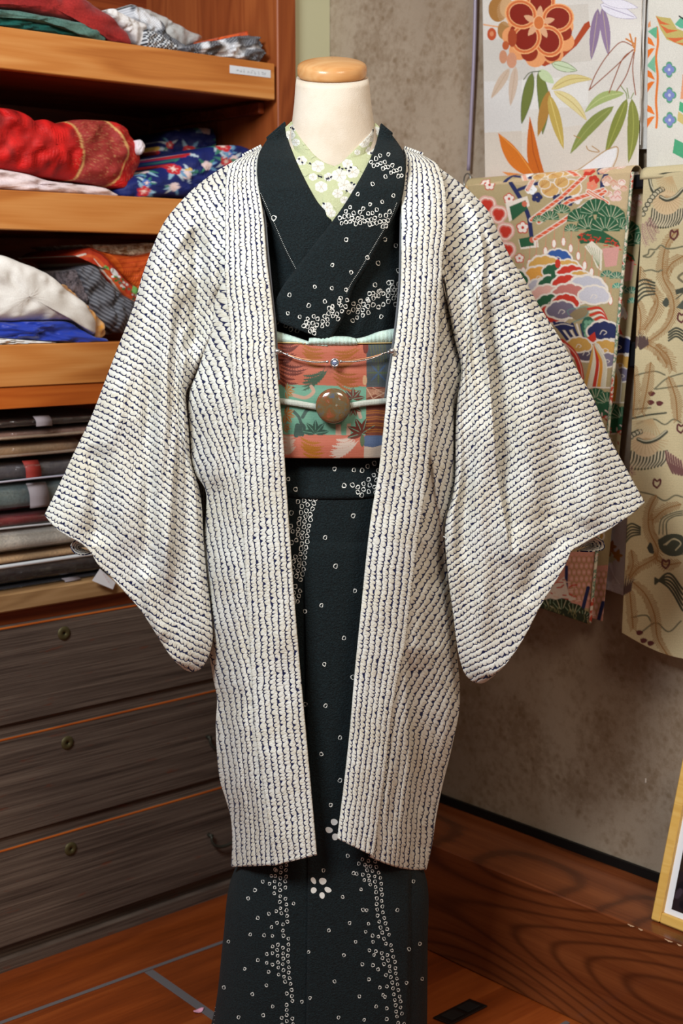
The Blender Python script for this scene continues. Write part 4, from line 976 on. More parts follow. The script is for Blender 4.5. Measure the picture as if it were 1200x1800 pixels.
# the collar behind the neck
def backneck(name, a, b, c, d, mat, lift, par, thick=.003):
    """joins the two bands round the nape; a,b inner/outer end of the left band, c,d of the right"""
    m = MB(); t = np.linspace(0, pi, 40)[:, None, None]; s = np.linspace(0, 1, 8)[None, :, None]
    L0 = a*(1-s)+b*s; R0 = c*(1-s)+d*s; mid = (L0+R0)/2; half = (R0-L0)/2
    V = mid-half*np.cos(t)+np.array([0, 1., 0])*(np.sin(t)*(.085+.012*s))+np.array([0, 0, 1.])*(-.045*np.sin(t))
    shell(m, V, thick=thick); return m.build(name, mat, par)
backneck('collar_back', VL[0, 0], VL[0, -1], VR[0, 0], VR[0, -1], [CREPE], 0, kim)

# ================================================================== pale green embroidered half-collar of the under-robe
han = thing('embroidered_collar', 'pale green under-collar embroidered with white flowers, inside the kimono neckline', 'collar', tuple(PYs(585, 300, 1.97)))
cv = Canvas(490, 205, 680, 400, 4, (184, 188, 148)); r_ = random.Random(4)
cv.T = lambda x, y: (420+x/3.4625, 80+y/3.4625)
for i in range(500):
    x = r_.uniform(270, 870); y = r_.uniform(460, 1070); cv.line([(x, y), (x+r_.uniform(-14, 14), y+r_.uniform(-4, 4))], .7, r_.choice([(178, 186, 138), (202, 206, 168), (208, 212, 180)]))
for i in range(26):
    x = r_.uniform(280, 860); y = r_.uniform(470, 1050); a = r_.uniform(-1, 1); cv.line([(x, y), (x+20, y+a*14), (x+44, y+a*4-10), (x+62, y+6)], .45, (104, 108, 78), smooth=True)
fl_ = [(310, 545, 1), (345, 590, .8), (380, 700, 1), (480, 735, 1.25), (500, 860, 1.2), (545, 800, .9), (610, 790, 1.4), (690, 770, 1.3), (640, 850, 1.2), (660, 720, 1), (760, 590, 1.1), (800, 555, 1.2), (835, 520, .9), (800, 640, .9), (535, 985, 1.1), (560, 1020, .9), (690, 870, 1.1), (450, 800, .8), (330, 500, .7), (720, 650, .6), (600, 900, 1), (640, 940, .8)]
for x, y, q in fl_:
    for j in range(6):
        a = j*1.047+x; cv.ell(x+cos(a)*17*q, y+sin(a)*15*q, 4.7*q, 4.1*q, (214, 212, 202) if j % 3 else (228, 226, 218))
    for j in range(6):
        a = j*1.047+x+.5; cv.line([(x, y), (x+cos(a)*24*q, y+sin(a)*22*q)], .55, (160, 154, 146))
    cv.ell(x, y, 1.6*q, 1.4*q, (196, 184, 164))
for x, y in ((330, 508), (318, 500), (365, 690), (385, 712), (432, 718), (485, 795), (500, 800), (545, 808), (560, 800), (610, 742), (628, 750), (650, 748), (680, 742), (670, 762), (685, 835), (700, 845), (655, 885), (805, 655), (820, 650), (803, 505), (818, 515), (515, 962), (535, 812)):
    cv.ell(x, y, 2.5, 1.7, (26, 30, 48), r_.uniform(-1, 1)); cv.line([(x, y), (x+r_.uniform(-9, 9), y+r_.uniform(8, 18))], .7, (30, 34, 50))
HAN = M('embroidered_pale_green', .7); HAN.base(HAN.attr('dye')); x = HAN.coord('Object'); HAN.bump(HAN.noise(x, 650, 2)+HAN.noise(x, 120, 2)*1.4, .6, .0014)
def Yh(XY):
    a = Yk(XY)+.0055; return np.where(XY[..., 1] < 330, np.minimum(a, neckY(XY)-.003), a)
neckband('left_band', [(513, 213), (519, 228), (528, 243), (540, 258), (552, 272), (569, 285), (591, 295), (606, 330), (604, 370)], [(496, 228), (500, 250), (512, 280), (528, 312), (548, 348), (566, 374), (577, 388), (585, 396), (590, 402)], .001, None, n=180, k=110, Yf=Yh, mats=[HAN.m], col=cv.sample, par=han)
neckband('right_band', [(659, 216), (652, 232), (640, 245), (627, 259), (612, 274), (598, 287), (579, 297), (566, 330), (566, 350)], [(672, 228), (669, 245), (660, 270), (645, 304), (627, 336), (608, 366), (589, 392), (583, 396), (578, 394)], .0028, None, n=180, k=110, Yf=Yh, mats=[HAN.m], col=cv.sample, par=han)

# ================================================================== sash scarf, obi, cord, brooch
xo = lambda y: np.interp(y, [600, 800], [586, 582])
def Yobi(XY, lift=0):
    x = (XY[..., 0]-583)/175; return 1.942+.07*(1-np.sqrt(np.clip(1-x*x, .02, 1)))-lift
oa = thing('sash_scarf', 'pale mint silk scarf showing along the top edge of the brocade obi', 'scarf', tuple(PYs(585, 595, 1.95)))
MINT = cloth('mint_crinkled_silk', S(208, 226, 214), S(176, 202, 190), scale=500, nsc=60, strength=.6)
for nm, A, B, lf in (('left_fold', [(478, 580), (500, 586), (525, 594), (550, 602), (575, 606)], [(470, 606), (500, 606), (525, 607), (550, 609), (575, 610)], .003), ('right_fold', [(612, 597), (640, 592), (665, 583), (700, 576)], [(612, 606), (640, 607), (665, 606), (700, 604)], .003), ('knot_roll', [(543, 594), (560, 592), (590, 591), (615, 592), (626, 595)], [(541, 607), (560, 608), (590, 608), (615, 608), (628, 607)], .007)):
    XY = loft(A, B, 40, 10); m = MB(); s = np.linspace(-1, 1, 10)[None]; V = PYs(XY[..., 0], XY[..., 1], Yobi(XY, lf)+.006*s**2-.0008*np.sin(XY[..., 0]*.9)*np.ones_like(s)); shell(m, V, thick=.004); m.build(nm, MINT, oa)
obi = thing('obi', 'brocade obi patched in salmon, teal and blue with leaf patterns, around the kimono waist', 'obi', tuple(PYs(583, 700, 2.04)))
cv = Canvas(455, 592, 725, 812, 3, (196, 108, 82)); cv.T = lambda x, y: (460+x/4.615, 560+y/4.615)
cv.poly([(-30, 528), (850, 552), (850, 945), (-30, 940)], (112, 168, 142)); cv.poly([(-30, 938), (850, 946), (850, 1120), (-30, 1120)], (204, 116, 92))
cv.poly([(848, 150), (1200, 160), (1200, 560), (848, 556)], (78, 88, 92)); cv.poly([(848, 560), (1200, 560), (1200, 948), (842, 948)], (126, 66, 46)); cv.poly([(832, 948), (1200, 948), (1200, 1120), (828, 1120)], (86, 106, 140)); 
cv.poly([(830, 1035), (900, 1045), (1000, 1020), (1200, 1040), (1200, 1130), (828, 1130)], (206, 190, 172), smooth=False)
def zig(cv, x, y, dx, dy, c, wd=1.8, n=11, am=5):   # serrated bamboo-like leaf
    for k in range(3):
        a_ = (x, y+k*34); b_ = (x+dx*(1-.12*abs(k-1)), y+k*16+dy*(1+.25*(k-1))); L = math.hypot(b_[0]-a_[0], b_[1]-a_[1]); ux, uy = (b_[0]-a_[0])/L, (b_[1]-a_[1])/L
        cv.leaf(a_, b_, 4.2, c, bend=.14)
        for t in np.linspace(.12, .85, 9): h = 13*sin(pi*t)+3; q = (a_[0]+ux*L*t-uy*L*.14*sin(pi*t), a_[1]+uy*L*t+ux*L*.14*sin(pi*t)); cv.line([(q[0]-uy*h-ux*10, q[1]+ux*h-uy*10), (q[0]+ux*6, q[1]+uy*6), (q[0]+uy*h-ux*10, q[1]-ux*h-uy*10)], 1.0, c)
for x, y, dx, dy, c in ((140, 190, 170, 5, (110, 44, 28)), (135, 300, 150, -30, (110, 44, 28)), (140, 350, 240, 40, (110, 44, 28)), (140, 440, 160, 70, (110, 44, 28)),
    (320, 200, 210, 60, (170, 100, 34)), (345, 260, 190, 80, (170, 100, 34)), (580, 260, 230, -40, (170, 100, 34)), (570, 330, 240, -40, (166, 96, 40)), (570, 400, 250, 60, (164, 94, 40)), (600, 450, 210, 80, (164, 94, 40)),
    (320, 520, 220, -130, (62, 92, 70)), (330, 460, 200, -60, (62, 92, 70)), (310, 960, 200, 60, (178, 112, 30)), (330, 1020, 190, 50, (178, 112, 30)), (170, 950, 110, 10, (206, 180, 160)), (170, 1020, 110, 0, (206, 180, 160)),
    (545, 1080, 240, -110, (218, 200, 184)), (560, 1030, 230, -60, (218, 200, 184)), (600, 980, 150, -25, (218, 200, 184))): zig(cv, x, y, dx, dy, c, 1.2)
cv.line([(250, 620), (360, 640), (420, 590), (400, 550)], 6, (196, 160, 136), smooth=True); cv.poly([(598, 860), (722, 850), (720, 945), (600, 945)], (198, 162, 142)); cv.poly([(640, 850), (690, 850), (685, 945), (645, 945)], (112, 168, 142)); cv.line([(780, 740), (800, 800)], 6, (200, 170, 150))
for P, wd in (([(255, 750), (300, 800), (320, 870), (310, 945)], 5), ([(290, 870), (280, 945)], 9), ([(330, 800), (370, 740), (420, 720)], 6), ([(330, 945), (345, 880), (320, 850)], 5)): cv.line(P, wd, (66, 92, 82), smooth=True)
def maple(cv, x, y, q, c, a0=-1.57, n=5):
    for k in range(n):
        a = a0+(k-(n-1)/2)*.72; cv.leaf((x, y), (x+cos(a)*q, y+sin(a)*q), q*.09, c, vein=(112, 168, 142))
maple(cv, 435, 930, 110, (56, 88, 72)); maple(cv, 740, 650, 95, (100, 40, 26)); maple(cv, 815, 930, 130, (100, 40, 26), -2.0); maple(cv, 200, 590, 70, (176, 110, 34), 0); maple(cv, 190, 780, 85, (172, 106, 36), .2, 5); maple(cv, 180, 880, 60, (172, 106, 36), .3, 3); maple(cv, 740, 720, 80, (110, 46, 30), 1.2, 3)
for k in range(8): a = k*.785; cv.leaf((945, 440), (945+cos(a)*90, 440+sin(a)*100), 3.2, (70, 96, 128) if k % 2 else (86, 100, 70))
for k in range(6): cv.line([(870+k*25, 170), (900+k*22, 350)], 2.2, (92, 100, 76)); 
for k in range(9): cv.line([(848, 570+k*9), (920, 580+k*4), (1010, 566+k*11)], .8, (196, 150, 120)); 
for k in range(12): cv.line([(846, 735+k*17), (930, 728+k*17), (1010, 738+k*17)], 1.2, (186, 116, 44) if k % 3 else (90, 40, 30))
cv.line([(850, 565), (900, 650), (1000, 600)], 1.5, (206, 168, 140)); cv.line([(900, 560), (1000, 610)], 1.2, (206, 168, 140)); cv.ell(835, 500, 4, 9, (214, 172, 130)); cv.ell(842, 230, 5, 12, (120, 48, 34)); cv.ell(815, 990, 4, 11, (90, 110, 80))
XY = loft([(463, 602), (463, 650), (465, 720), (467, 804)], [(705, 603), (705, 650), (702, 720), (698, 804)], 210, 250)
XY[..., 1] += 3*np.cos((XY[..., 0]-583)/120*pi/2)[...]*0+ (np.abs(XY[..., 0]-583)/120)**2*(-2)+2
t_ = np.linspace(0, 1, 210)[:, None]
cv.a *= np.array([.84, .80, .80]); m = MB(); V = PYs(XY[..., 0], XY[..., 1], Yobi(XY, .006*np.sin(pi*t_)**.5+.0006*np.sin(t_*30)))
OBM = M('patchwork_brocade', .55, .4); OBM.base(OBM.attr('dye')); x, y, z = OBM.sep(OBM.coord('Object')); OBM.bump((x*5200).f('SINE')*.4+(z*5200).f('SINE')*.4+OBM.noise(OBM.coord('Object'), 260, 2)*1.5, .35, .0006)
shell(m, V, thick=.005, col=cv.sample(XY)); m.build('front_panel', OBM.m, obi)
m = MB(); zt_, zb_ = V[3, 0, 2], V[-3, 0, 2]; L0 = V[100, 0]; R0 = V[100, -1]; tt = np.linspace(0, pi, 40)
V2 = np.array([[(L0[0]+(R0[0]-L0[0])*(1-cos(t))/2-.035*sin(t)*np.sign(cos(t))*abs(cos(t))**.5, L0[1]-.002+.20*sin(t), z) for t in tt] for z in np.linspace(zt_, zb_, 8)])
shell(m, V2, thick=.005); m.build('back_wrap', cloth('salmon_brocade_plain', S(190, 104, 80), S(160, 84, 64)), obi)
# thin gold edge line on top
m = MB(); P = V[0]+np.array([0, -.0022, .0006]); m.tube(P[::6], .0008, 6); m.build('gold_edge', flat('gold_thread', S(200, 168, 110), .4), obi)
cord = MB(); P = [(468, 703), (490, 705), (520, 709), (555, 715), (585, 718), (612, 714), (640, 709), (670, 706), (700, 703)]
XY = np.array(resamp(P, 90)); W = []
for k in range(10):
    a = k/10*2*pi; W.append(PYs(XY[:, 0], XY[:, 1]+5.6*cos(a), Yobi(XY, .0095)-.0035*np.sin(a)))
W = np.stack(W, 1); cord.grid(W, closeu=True)
cm_ = M('sage_braided_cord', .7); x, y, z = cm_.sep(cm_.coord('Object')); bd = ((x*2600+z*2600).f('SINE')*(x*2600-z*2600).f('SINE')); cm_.base(cm_.mix(bd.step(-.5, .5), S(186, 192, 178), S(226, 228, 216))); cm_.bump(bd, .6, .001)
tag(cord.build('sash_tie', cm_.m), 'flat pale sage braided cord tied across the middle of the obi', 'cord')
br = MB(); c = PYs(585.5, 713.5, Yobi(np.array([585., 713.]), .018)); rb = 31*YC/F*.965
th = np.arange(56)/56*2*pi; pr = [(.001, -.0085), (.35, -.0082), (.7, -.0066), (.9, -.0038), (.985, -.0008), (1.0, .001), (.97, .0035), (.85, .0045), (.001, .0045)]
V = np.array([[(c[0]+rb*r*cos(t), c[1]+h, c[2]+rb*r*sin(t)) for t in th] for r, h in resamp(pr, 34)]); br.grid(V, closeu=True, flip=True)
bm = M('mottled_ceramic', .16, .6); o_ = bm.coord('Object'); n1 = bm.noise(o_, 75, 5, .7); n2 = bm.noise(o_, 150, 3, .6, .5)
base_ = bm.ramp(n1, [(.30, S(84, 92, 110)), (.42, S(104, 92, 66)), (.52, S(112, 80, 46)), (.62, S(140, 76, 50)), (.75, S(160, 92, 66))]); bm.base(bm.mix(n2.step(.62, .75)*.7, base_, S(186, 176, 158))); bm.b.inputs['Coat Weight'].default_value = .8
tag(br.build('round_brooch', bm.m), 'round glossy mottled brown brooch threaded on the obi cord', 'brooch')

# ================================================================== the coat (haori)
hao = thing('haori_coat', 'open off-white haori coat with rows of tied navy stitches, over the dark kimono', 'coat', (nx, YC, 0))
YCOL = lambda y: np.interp(y, [258, 272, 290, 320, 370, 430, 500, 600, 700, 900, 1200, 1530], [2.075, 2.048, 2.022, 1.992, 1.965, 1.945, 1.935, 1.925, 1.920, 1.918, 1.914, 1.908])
# --- collar bands
CLi = [(461, 258), (455, 272), (452, 299), (456, 335), (463, 380), (469, 457), (477, 521), (482, 572), (485, 623), (491, 695), (497, 760), (503, 850), (510, 950), (518, 1060), (527, 1170), (538, 1290), (548, 1400), (557, 1503)]
CLo = [(428, 274), (408, 286), (400, 300), (396, 342), (396, 419), (395, 483), (404, 572), (408, 649), (413, 700), (418, 760), (422, 850), (428, 950), (434, 1060), (441, 1170), (449, 1290), (465, 1400), (481, 1522)]
CRi = [(709, 261), (713, 274), (711, 292), (707, 317), (705, 419), (704, 495), (697, 572), (690, 623), (682, 674), (675, 740), (665, 830), (653, 900), (643, 983), (633, 1083), (623, 1183), (615, 1277), (605, 1370), (592, 1474)]
CRo = [(742, 272), (768, 288), (776, 304), (784, 345), (785, 393), (779, 444), (776, 495), (772, 572), (765, 674), (757, 780), (746, 870), (732, 967), (720, 1067), (712, 1133), (693, 1227), (680, 1333), (667, 1433), (657, 1506)]
def band(inner, outer, n=420, k=44):
    ys = np.linspace(0, 1, n); A = resamp(inner, n); B = resamp(outer, n); s = np.linspace(0, 1, k)[None, :, None]
    return A[:, None]*(1-s)+B[:, None]*s
def collar_piece(m, XY, seed, fl):
    n, k = XY.shape[:2]; s = np.linspace(0, 1, k)[None]; t = np.linspace(0, 1, n)[:, None]
    Y = YCOL(XY[..., 1])+.012*s**1.5-.006*(1-(2*s-1)**4)*.7-noise2((n, k), (16, 3), seed)*.0012
    # lapel turns back at its seam
    V = PYs(XY[..., 0], XY[..., 1], Y-folds(XY, fl)); L = np.linalg.norm(np.diff(XY[:, k//2], axis=0), axis=1); b = np.concatenate([[0], np.cumsum(L)])/8.2
    uv = np.stack([s*7.6+.25+0*t+seed, b[:, None]+0*s], -1); shell(m, V, thick=.006, uv=uv); return V
m = MB()
VcL = collar_piece(m, band(CLi, CLo), 30, [([(440, 600), (452, 640), (446, 700)], .002, 14, 14), ([(400, 600), (408, 670), (412, 760)], .003, 4, 20), ([(470, 1300), (500, 1400), (510, 1500)], .003, 30, 30)])
VcR = collar_piece(m, band(CRi, CRo), 60, [([(735, 300), (745, 500), (738, 700)], .002, 30, 30), ([(690, 900), (680, 1000), (672, 1100)], .003, 20, 20)])
t = np.linspace(0, pi, 60)[:, None, None]; s = np.linspace(0, 1, 20)[None, :, None]       # behind the neck
L0 = VcL[0, 0]*(1-s)+VcL[0, -1]*s; R0 = VcR[0, 0]*(1-s)+VcR[0, -1]*s; mid = (L0+R0)/2; half = (R0-L0)/2
V = mid-half*np.cos(t)+np.array([0, 1., 0])*np.sin(t)*(.085+.02*s)-Z*(.012+.05*s)*np.sin(t); V[..., 0] = V[..., 0]
uv = np.concatenate([np.linspace(0, 7.6, 20)[None, :, None]+0*t, np.linspace(0, 40, 60)[:, None, None]+0*s], -1); shell(m, V, thick=.004, uv=uv)
m.build('collar_band', [SHIBORI], hao)
# grey lining peeking along the inner collar edge
for P in ([(456, 345), (464, 372), (471, 440), (479, 520), (485, 580), (488, 640), (491, 668)], [(705, 300), (703, 419), (701, 495), (694, 572), (687, 623), (680, 668), (676, 700)]):
    m = MB(); Q = resamp(P, 120); sgn = 1 if P[0][0] < 600 else -1
    XY = np.stack([Q-[4*sgn, 0], Q+[1.2*sgn, 0]], 1); V = PYs(XY[..., 0], XY[..., 1], YCOL(XY[..., 1])+.0045); shell(m, V, thick=.0012); m.build('lining_edge', LINING, hao)

# --- front panels
def fold_step(XY, pts, amp, w, side):                 # cloth beyond the line lies deeper; 'side' = +1 image left
    P = resamp(pts, 26); best = np.full(XY.shape[:-1], 1e9); sg = best.copy(); tt = best.copy()
    for i in range(len(P)-1):
        a, b = P[i], P[i+1]; d = b-a; t = np.clip(((XY-a)@d)/(d@d), 0, 1); q = XY-a-t[..., None]*d; ds = np.hypot(q[..., 0], q[..., 1]); k = ds < best
        best = np.where(k, ds, best); sg = np.where(k, d[0]*(XY[..., 1]-a[1])-d[1]*(XY[..., 0]-a[0]), sg); tt = np.where(k, (i+t)/(len(P)-1), tt)
    dist = np.where(sg*side > 0, best, -best); env = np.clip(np.sin(pi*np.clip(tt, 0, 1))*3, 0, 1)
    e1 = 1/(1+np.exp(-np.clip(dist/1.3, -30, 30))); return -amp*e1*np.exp(-np.clip(dist, 0, None)/w)*env
def panel(name, XY, Y, samples, fl, steps=(), V2off=None, mats=None, thick=.003, uv0=0, seed=3, wr=.0015, bag=None):
    d = folds(XY, fl)
    for st in steps: d = d+fold_step(XY, *st)
    V = PYs(XY[..., 0], XY[..., 1], Y-d-noise2(XY.shape[:2], (9, 7), seed)*wr); uv = field(XY, samples)+uv0; m = MB()
    if bag is None: shell(m, V, thick=thick, mbk=1, uv=uv)
    else: shell(m, V, V2=PYs(XY[..., 0], XY[..., 1], bag), uv=uv)
    return m.build(name, mats or [SHIBORI, LINING], hao), V
FLo = [(398, 400), (393, 483), (380, 516), (364, 598), (348, 650), (333, 690), (334, 760), (342, 830), (361, 862), (362, 900), (359, 950), (361, 1050), (366, 1130), (375, 1196), (381, 1225), (379, 1271), (381, 1325), (387, 1375), (396, 1404), (405, 1437), (408, 1480), (406, 1524)]
def rows(outer, innr, y0, y1, n, k, yend_o, yend_i):
    """panel rows run level at the top and follow the hem at the bottom"""
    f = np.linspace(0, 1, n); yo = y0+(yend_o-y0)*f; yi = y0+(yend_i-y0)*f; xo = bypy(outer, yo); xi = bypy(innr, yi); s = np.linspace(0, 1, k)[None, :]
    return np.stack([xo[:, None]*(1-s)+xi[:, None]*s, yo[:, None]*(1-s)+yi[:, None]*s], -1)
XY = rows(FLo, CLo, 400, 0, 300, 70, 1524, 1521)
XY[..., 0] += np.linspace(0, 1, 70)[None]**2*9        # tucks under the collar band
s = np.linspace(0, 1, 70)[None]; yy = XY[..., 1]
YL = YCOL(yy)+.016+(1-s)**1.8*np.interp(yy, [400, 600, 900, 1200, 1530], [.018, .05, .07, .10, .115])
panel('front_panel', XY, YL, [(395, 430, 68), (370, 540, 70), (355, 620, 70), (355, 711, 68), (361, 780, 62), (405, 700, 82), (405, 878, 80), (380, 900, 76), (370, 1000, 80), (392, 1017, 79), (385, 1150, 72), (390, 1250, 74), (430, 1250, 86), (400, 1350, 80), (430, 1450, 88), (455, 1350, 88), (412, 1480, 86)],
      [([(405, 656), (389, 739), (374, 822), (366, 880)], .006, 10, 16), ([(380, 960), (378, 1030), (384, 1120)], .005, 7, 14), ([(429, 1240), (418, 1345), (410, 1450), (407, 1520)], .008, 8, 18), ([(400, 950), (412, 1100), (430, 1240)], .004, 18, 14), ([(386, 1200), (396, 1300), (402, 1400)], -.006, 10, 10)], seed=11)
CRo_ = CRo
FRo = [(780, 400), (778, 495), (788, 541), (798, 591), (812, 652), (808, 702), (805, 760), (803, 841), (797, 880), (786, 940), (786, 967), (790, 1033), (797, 1083), (803, 1150), (808, 1210), (807, 1247), (797, 1300), (787, 1343), (777, 1383), (767, 1433), (757, 1497), (749, 1530)]
f = np.linspace(0, 1, 300); yo = 400+(1529-400)*f; yi = 400+(1506-400)*f; xo_ = bypy(FRo, yo); xi_ = bypy(CRo, yi)
s = np.linspace(0, 1, 90)[None]
XY = np.stack([xi_[:, None]*(1-s)+xo_[:, None]*s, yi[:, None]*(1-s)+yo[:, None]*s], -1); XY[..., 0] -= (1-s)**2*9
# hem dips between the band and the side
XY[..., 1] += (np.sin(pi*np.clip(s, 0, 1))*8)*np.clip((XY[..., 1]-1450)/60, 0, 1)
yy = XY[..., 1]
YR = YCOL(yy)+.018+s**1.6*np.interp(yy, [400, 600, 900, 1200, 1530], [.02, .055, .075, .10, .115])
panel('front_panel', XY, YR, [(785, 560, -58), (790, 640, -60), (775, 620, -62), (775, 720, -72), (790, 780, -75), (770, 850, -78), (775, 900, -76), (750, 960, -62), (760, 1050, -60), (770, 1150, -57), (740, 1150, -58), (760, 1250, -63), (775, 1300, -70), (740, 1350, -74), (715, 1300, -86), (750, 1420, -80), (700, 1350, -87), (730, 1480, -87), (690, 1450, -90)],
      [([(740, 1180), (748, 1300), (740, 1450)], -.010, 22, 30), ([(745, 950), (755, 1050), (760, 1150)], -.008, 24, 30)],
      steps=[([(776, 500), (774, 560), (779, 620), (788, 680), (796, 730), (799, 780), (800, 850)], .026, 45, -1), ([(753, 790), (762, 850), (771, 910), (780, 975), (786, 1040)], .014, 30, 1), ([(712, 1140), (720, 1233), (725, 1333), (727, 1420), (723, 1530)], .020, 60, -1)], seed=17)
# --- back panel, side to side behind the body
m = MB(); n = 160; k = 70; ysr = np.linspace(330, 1524, n); V = []; 
for y in ysr:
    z = zat(y, 2.03); f = (y-300)/1228; kx = np.interp(y, [300, 560, 680, 1000, 1150], [0, 0, 1, 1, 0]); xl = xat(bypy(FLo, [max(y, 500)])[0]+8-24*kx, y, 2.03); xr = xat(bypy(FRo, [max(y, 500)])[0]-8+18*kx, y, 2.03)
    t = np.linspace(0, pi, k); cx = (xl+xr)/2; a = (xr-xl)/2
    V.append(np.stack([cx-a*np.cos(t)*(1+.05*np.sin(t)), 2.045+(.15+.02*f)*np.sin(t)**.8+.004*np.sin(t*9+f*3), z+0*t], -1))
V = np.array(V); uv = np.stack([np.linspace(0, 46, k)[None]+0*ysr[:, None], (ysr/8.2)[:, None]+0*np.linspace(0, 1, k)[None]], -1); shell(m, V, thick=.003, mf=0, mbk=0, uv=uv)
m.build('back_panel', [SHIBORI], hao)

# --- sleeves: closed bags of cloth, fold on top, hanging from the shoulder
def sleeve(name, O, I, S0, CU, samples, fl, steps, Yf, seed, thickf):
    n, k = 300, 170; XY = coons(O, I, S0, CU, n, k)
    s = np.linspace(0, 1, n)[:, None]; t = np.linspace(0, 1, k)[None]
    Y = Yf(XY, s, t); edge = np.minimum(np.minimum(t, 1-t)*6, (1-s)*8+.0*t); edge = np.clip(edge, 0, 1)
    d = folds(XY, fl)*1.9
    for st in steps: d = d+fold_step(XY, *st)
    Y = Y-d-noise2((n, k), (7, 7), seed)*.0035*edge-noise2((n, k), (3, 14), seed+1)*.003*edge
    e2 = np.sin(np.clip(edge, 0, 1)*pi/2)
    Yb = Y+.006+thickf*e2
    V = PYs(XY[..., 0], XY[..., 1], Y); V2 = V.copy()
    # second layer straight behind in depth (not along the view)
    V2[..., 1] += .006+thickf*e2
    m = MB(); uv = field(XY, samples); shell(m, V, V2=V2, uv=uv); return m.build(name, [SHIBORI], hao), V
O_L = [(459, 262), (440, 270), (410, 284), (380, 301), (345, 327), (315, 357), (290, 388), (272, 425), (252, 478), (234, 540), (210, 603), (190, 655), (160, 733), (128, 800), (100, 860), (78, 905)]
CU_L = [(78, 905), (95, 926), (120, 943), (145, 957), (160, 972), (172, 992), (193, 1012), (220, 1042), (245, 1070), (267, 1103), (287, 1135), (305, 1160), (325, 1178)]
I_L = [(432, 520), (412, 545), (385, 580), (358, 630), (340, 668), (327, 690), (330, 745), (337, 817), (347, 850), (353, 883), (357, 950), (363, 1017), (371, 1085), (373, 1125), (366, 1155), (352, 1176), (337, 1181), (325, 1178)]
S0_L = [(459, 262), (450, 330), (440, 430), (432, 520)]
def YsL(XY, s, t):
    x, y = XY[..., 0], XY[..., 1]
    sh = YCOL(y)+.02                                # on the chest it lies on the body
    base = np.interp(y, [262, 330, 420, 520, 700, 900, 1180], [2.07, 2.03, 2.005, 1.995, 1.985, 1.98, 1.985])
    w_ = np.clip((430-x)/90, 0, 1); b = sh*(1-w_)+base*w_
    rnd = .045*(1-np.clip(t/.16, 0, 1))**2*(1-.4*s)+.02*np.clip((t-.9)/.1, 0, 1)**2
    return b+rnd
smL = [(128, 850, 18), (145, 830, 20), (250, 620, 26), (215, 680, 20), (175, 760, 22), (110, 890, 25), (182, 833, 37), (247, 933, 38), (193, 983, 36), (243, 700, 34), (293, 650, 40), (310, 900, 30), (300, 800, 32), (327, 1100, 27), (340, 1150, 25), (280, 1050, 33), (240, 1040, 38), (318, 393, 55), (305, 470, 50), (357, 470, 60), (382, 393, 68), (370, 355, 66), (410, 330, 78), (295, 598, 42), (285, 495, 45), (344, 419, 60), (340, 560, 56), (320, 640, 50), (280, 430, 48), (420, 480, 80), (265, 540, 36)]
sL, VsL = sleeve('sleeve', O_L, I_L, S0_L, CU_L, smL,
   [([(340, 400), (349, 470), (346, 540), (338, 620)], -.010, 12, 14), ([(318, 400), (300, 480), (290, 580), (286, 680), (284, 800), (290, 950), (300, 1050)], .011, 16, 22),
    ([(365, 360), (372, 430), (372, 520)], .006, 12, 14), ([(163, 780), (170, 870), (166, 960)], -.009, 16, 26), ([(215, 700), (225, 850), (240, 980)], .005, 28, 30), ([(262, 620), (262, 800), (258, 1000)], -.005, 12, 12), ([(322, 560), (322, 640), (330, 800)], .006, 10, 14), ([(250, 1000), (262, 1060), (290, 1130)], .006, 10, 16)],
   [([(318, 560), (326, 620), (331, 700)], .006, 14, -1)], YsL, 5, .05)
O_R = [(711, 262), (728, 265), (747, 275), (775, 297), (800, 315), (833, 343), (859, 373), (880, 419), (903, 463), (921, 490), (943, 530), (987, 600), (1027, 673), (1043, 702), (1070, 767), (1100, 823), (1133, 883)]
CU_R = [(1133, 883), (1110, 904), (1085, 921), (1067, 933), (1040, 947), (1018, 960), (1005, 968), (995, 990), (967, 1037), (947, 1070), (927, 1110), (905, 1146), (885, 1172), (866, 1190)]
I_R = [(742, 520), (760, 505), (777, 496), (788, 541), (798, 591), (811, 652), (804, 705), (801, 760), (800, 841), (795, 876), (785, 910), (782, 941), (785, 985), (790, 1033), (797, 1083), (802, 1125), (807, 1155), (818, 1186), (832, 1199), (848, 1201), (866, 1190)]
S0_R = [(711, 262), (722, 330), (732, 430), (742, 520)]
def YsR(XY, s, t):
    x, y = XY[..., 0], XY[..., 1]; sh = YCOL(y)+.02
    base = np.interp(y, [262, 330, 420, 520, 700, 900, 1180], [2.07, 2.03, 2.005, 1.99, 1.975, 1.97, 1.98])
    w_ = np.clip((x-745)/70, 0, 1); b = sh*(1-w_)+base*w_
    rnd = .045*(1-np.clip(t/.16, 0, 1))**2*(1-.4*s)+.018*np.clip((t-.92)/.08, 0, 1)**2
    return b+rnd
smR = [(1100, 883, -17), (1000, 850, -24), (967, 767, -22), (917, 867, -33), (933, 967, -34), (867, 1133, -25), (833, 1067, -35), (833, 867, -42), (817, 767, -44), (859, 406, -40), (833, 368, -46), (884, 495, -33), (905, 572, -24), (960, 600, -14), (900, 470, -14), (820, 419, -50), (795, 393, -56), (787, 470, -52), (833, 572, -40), (1000, 700, -17), (1050, 800, -17), (1000, 920, -24), (760, 330, -78), (750, 430, -84), (820, 650, -42), (900, 700, -30), (880, 780, -36), (840, 1180, -20), (980, 1000, -30), (830, 960, -40), (900, 1080, -30)]
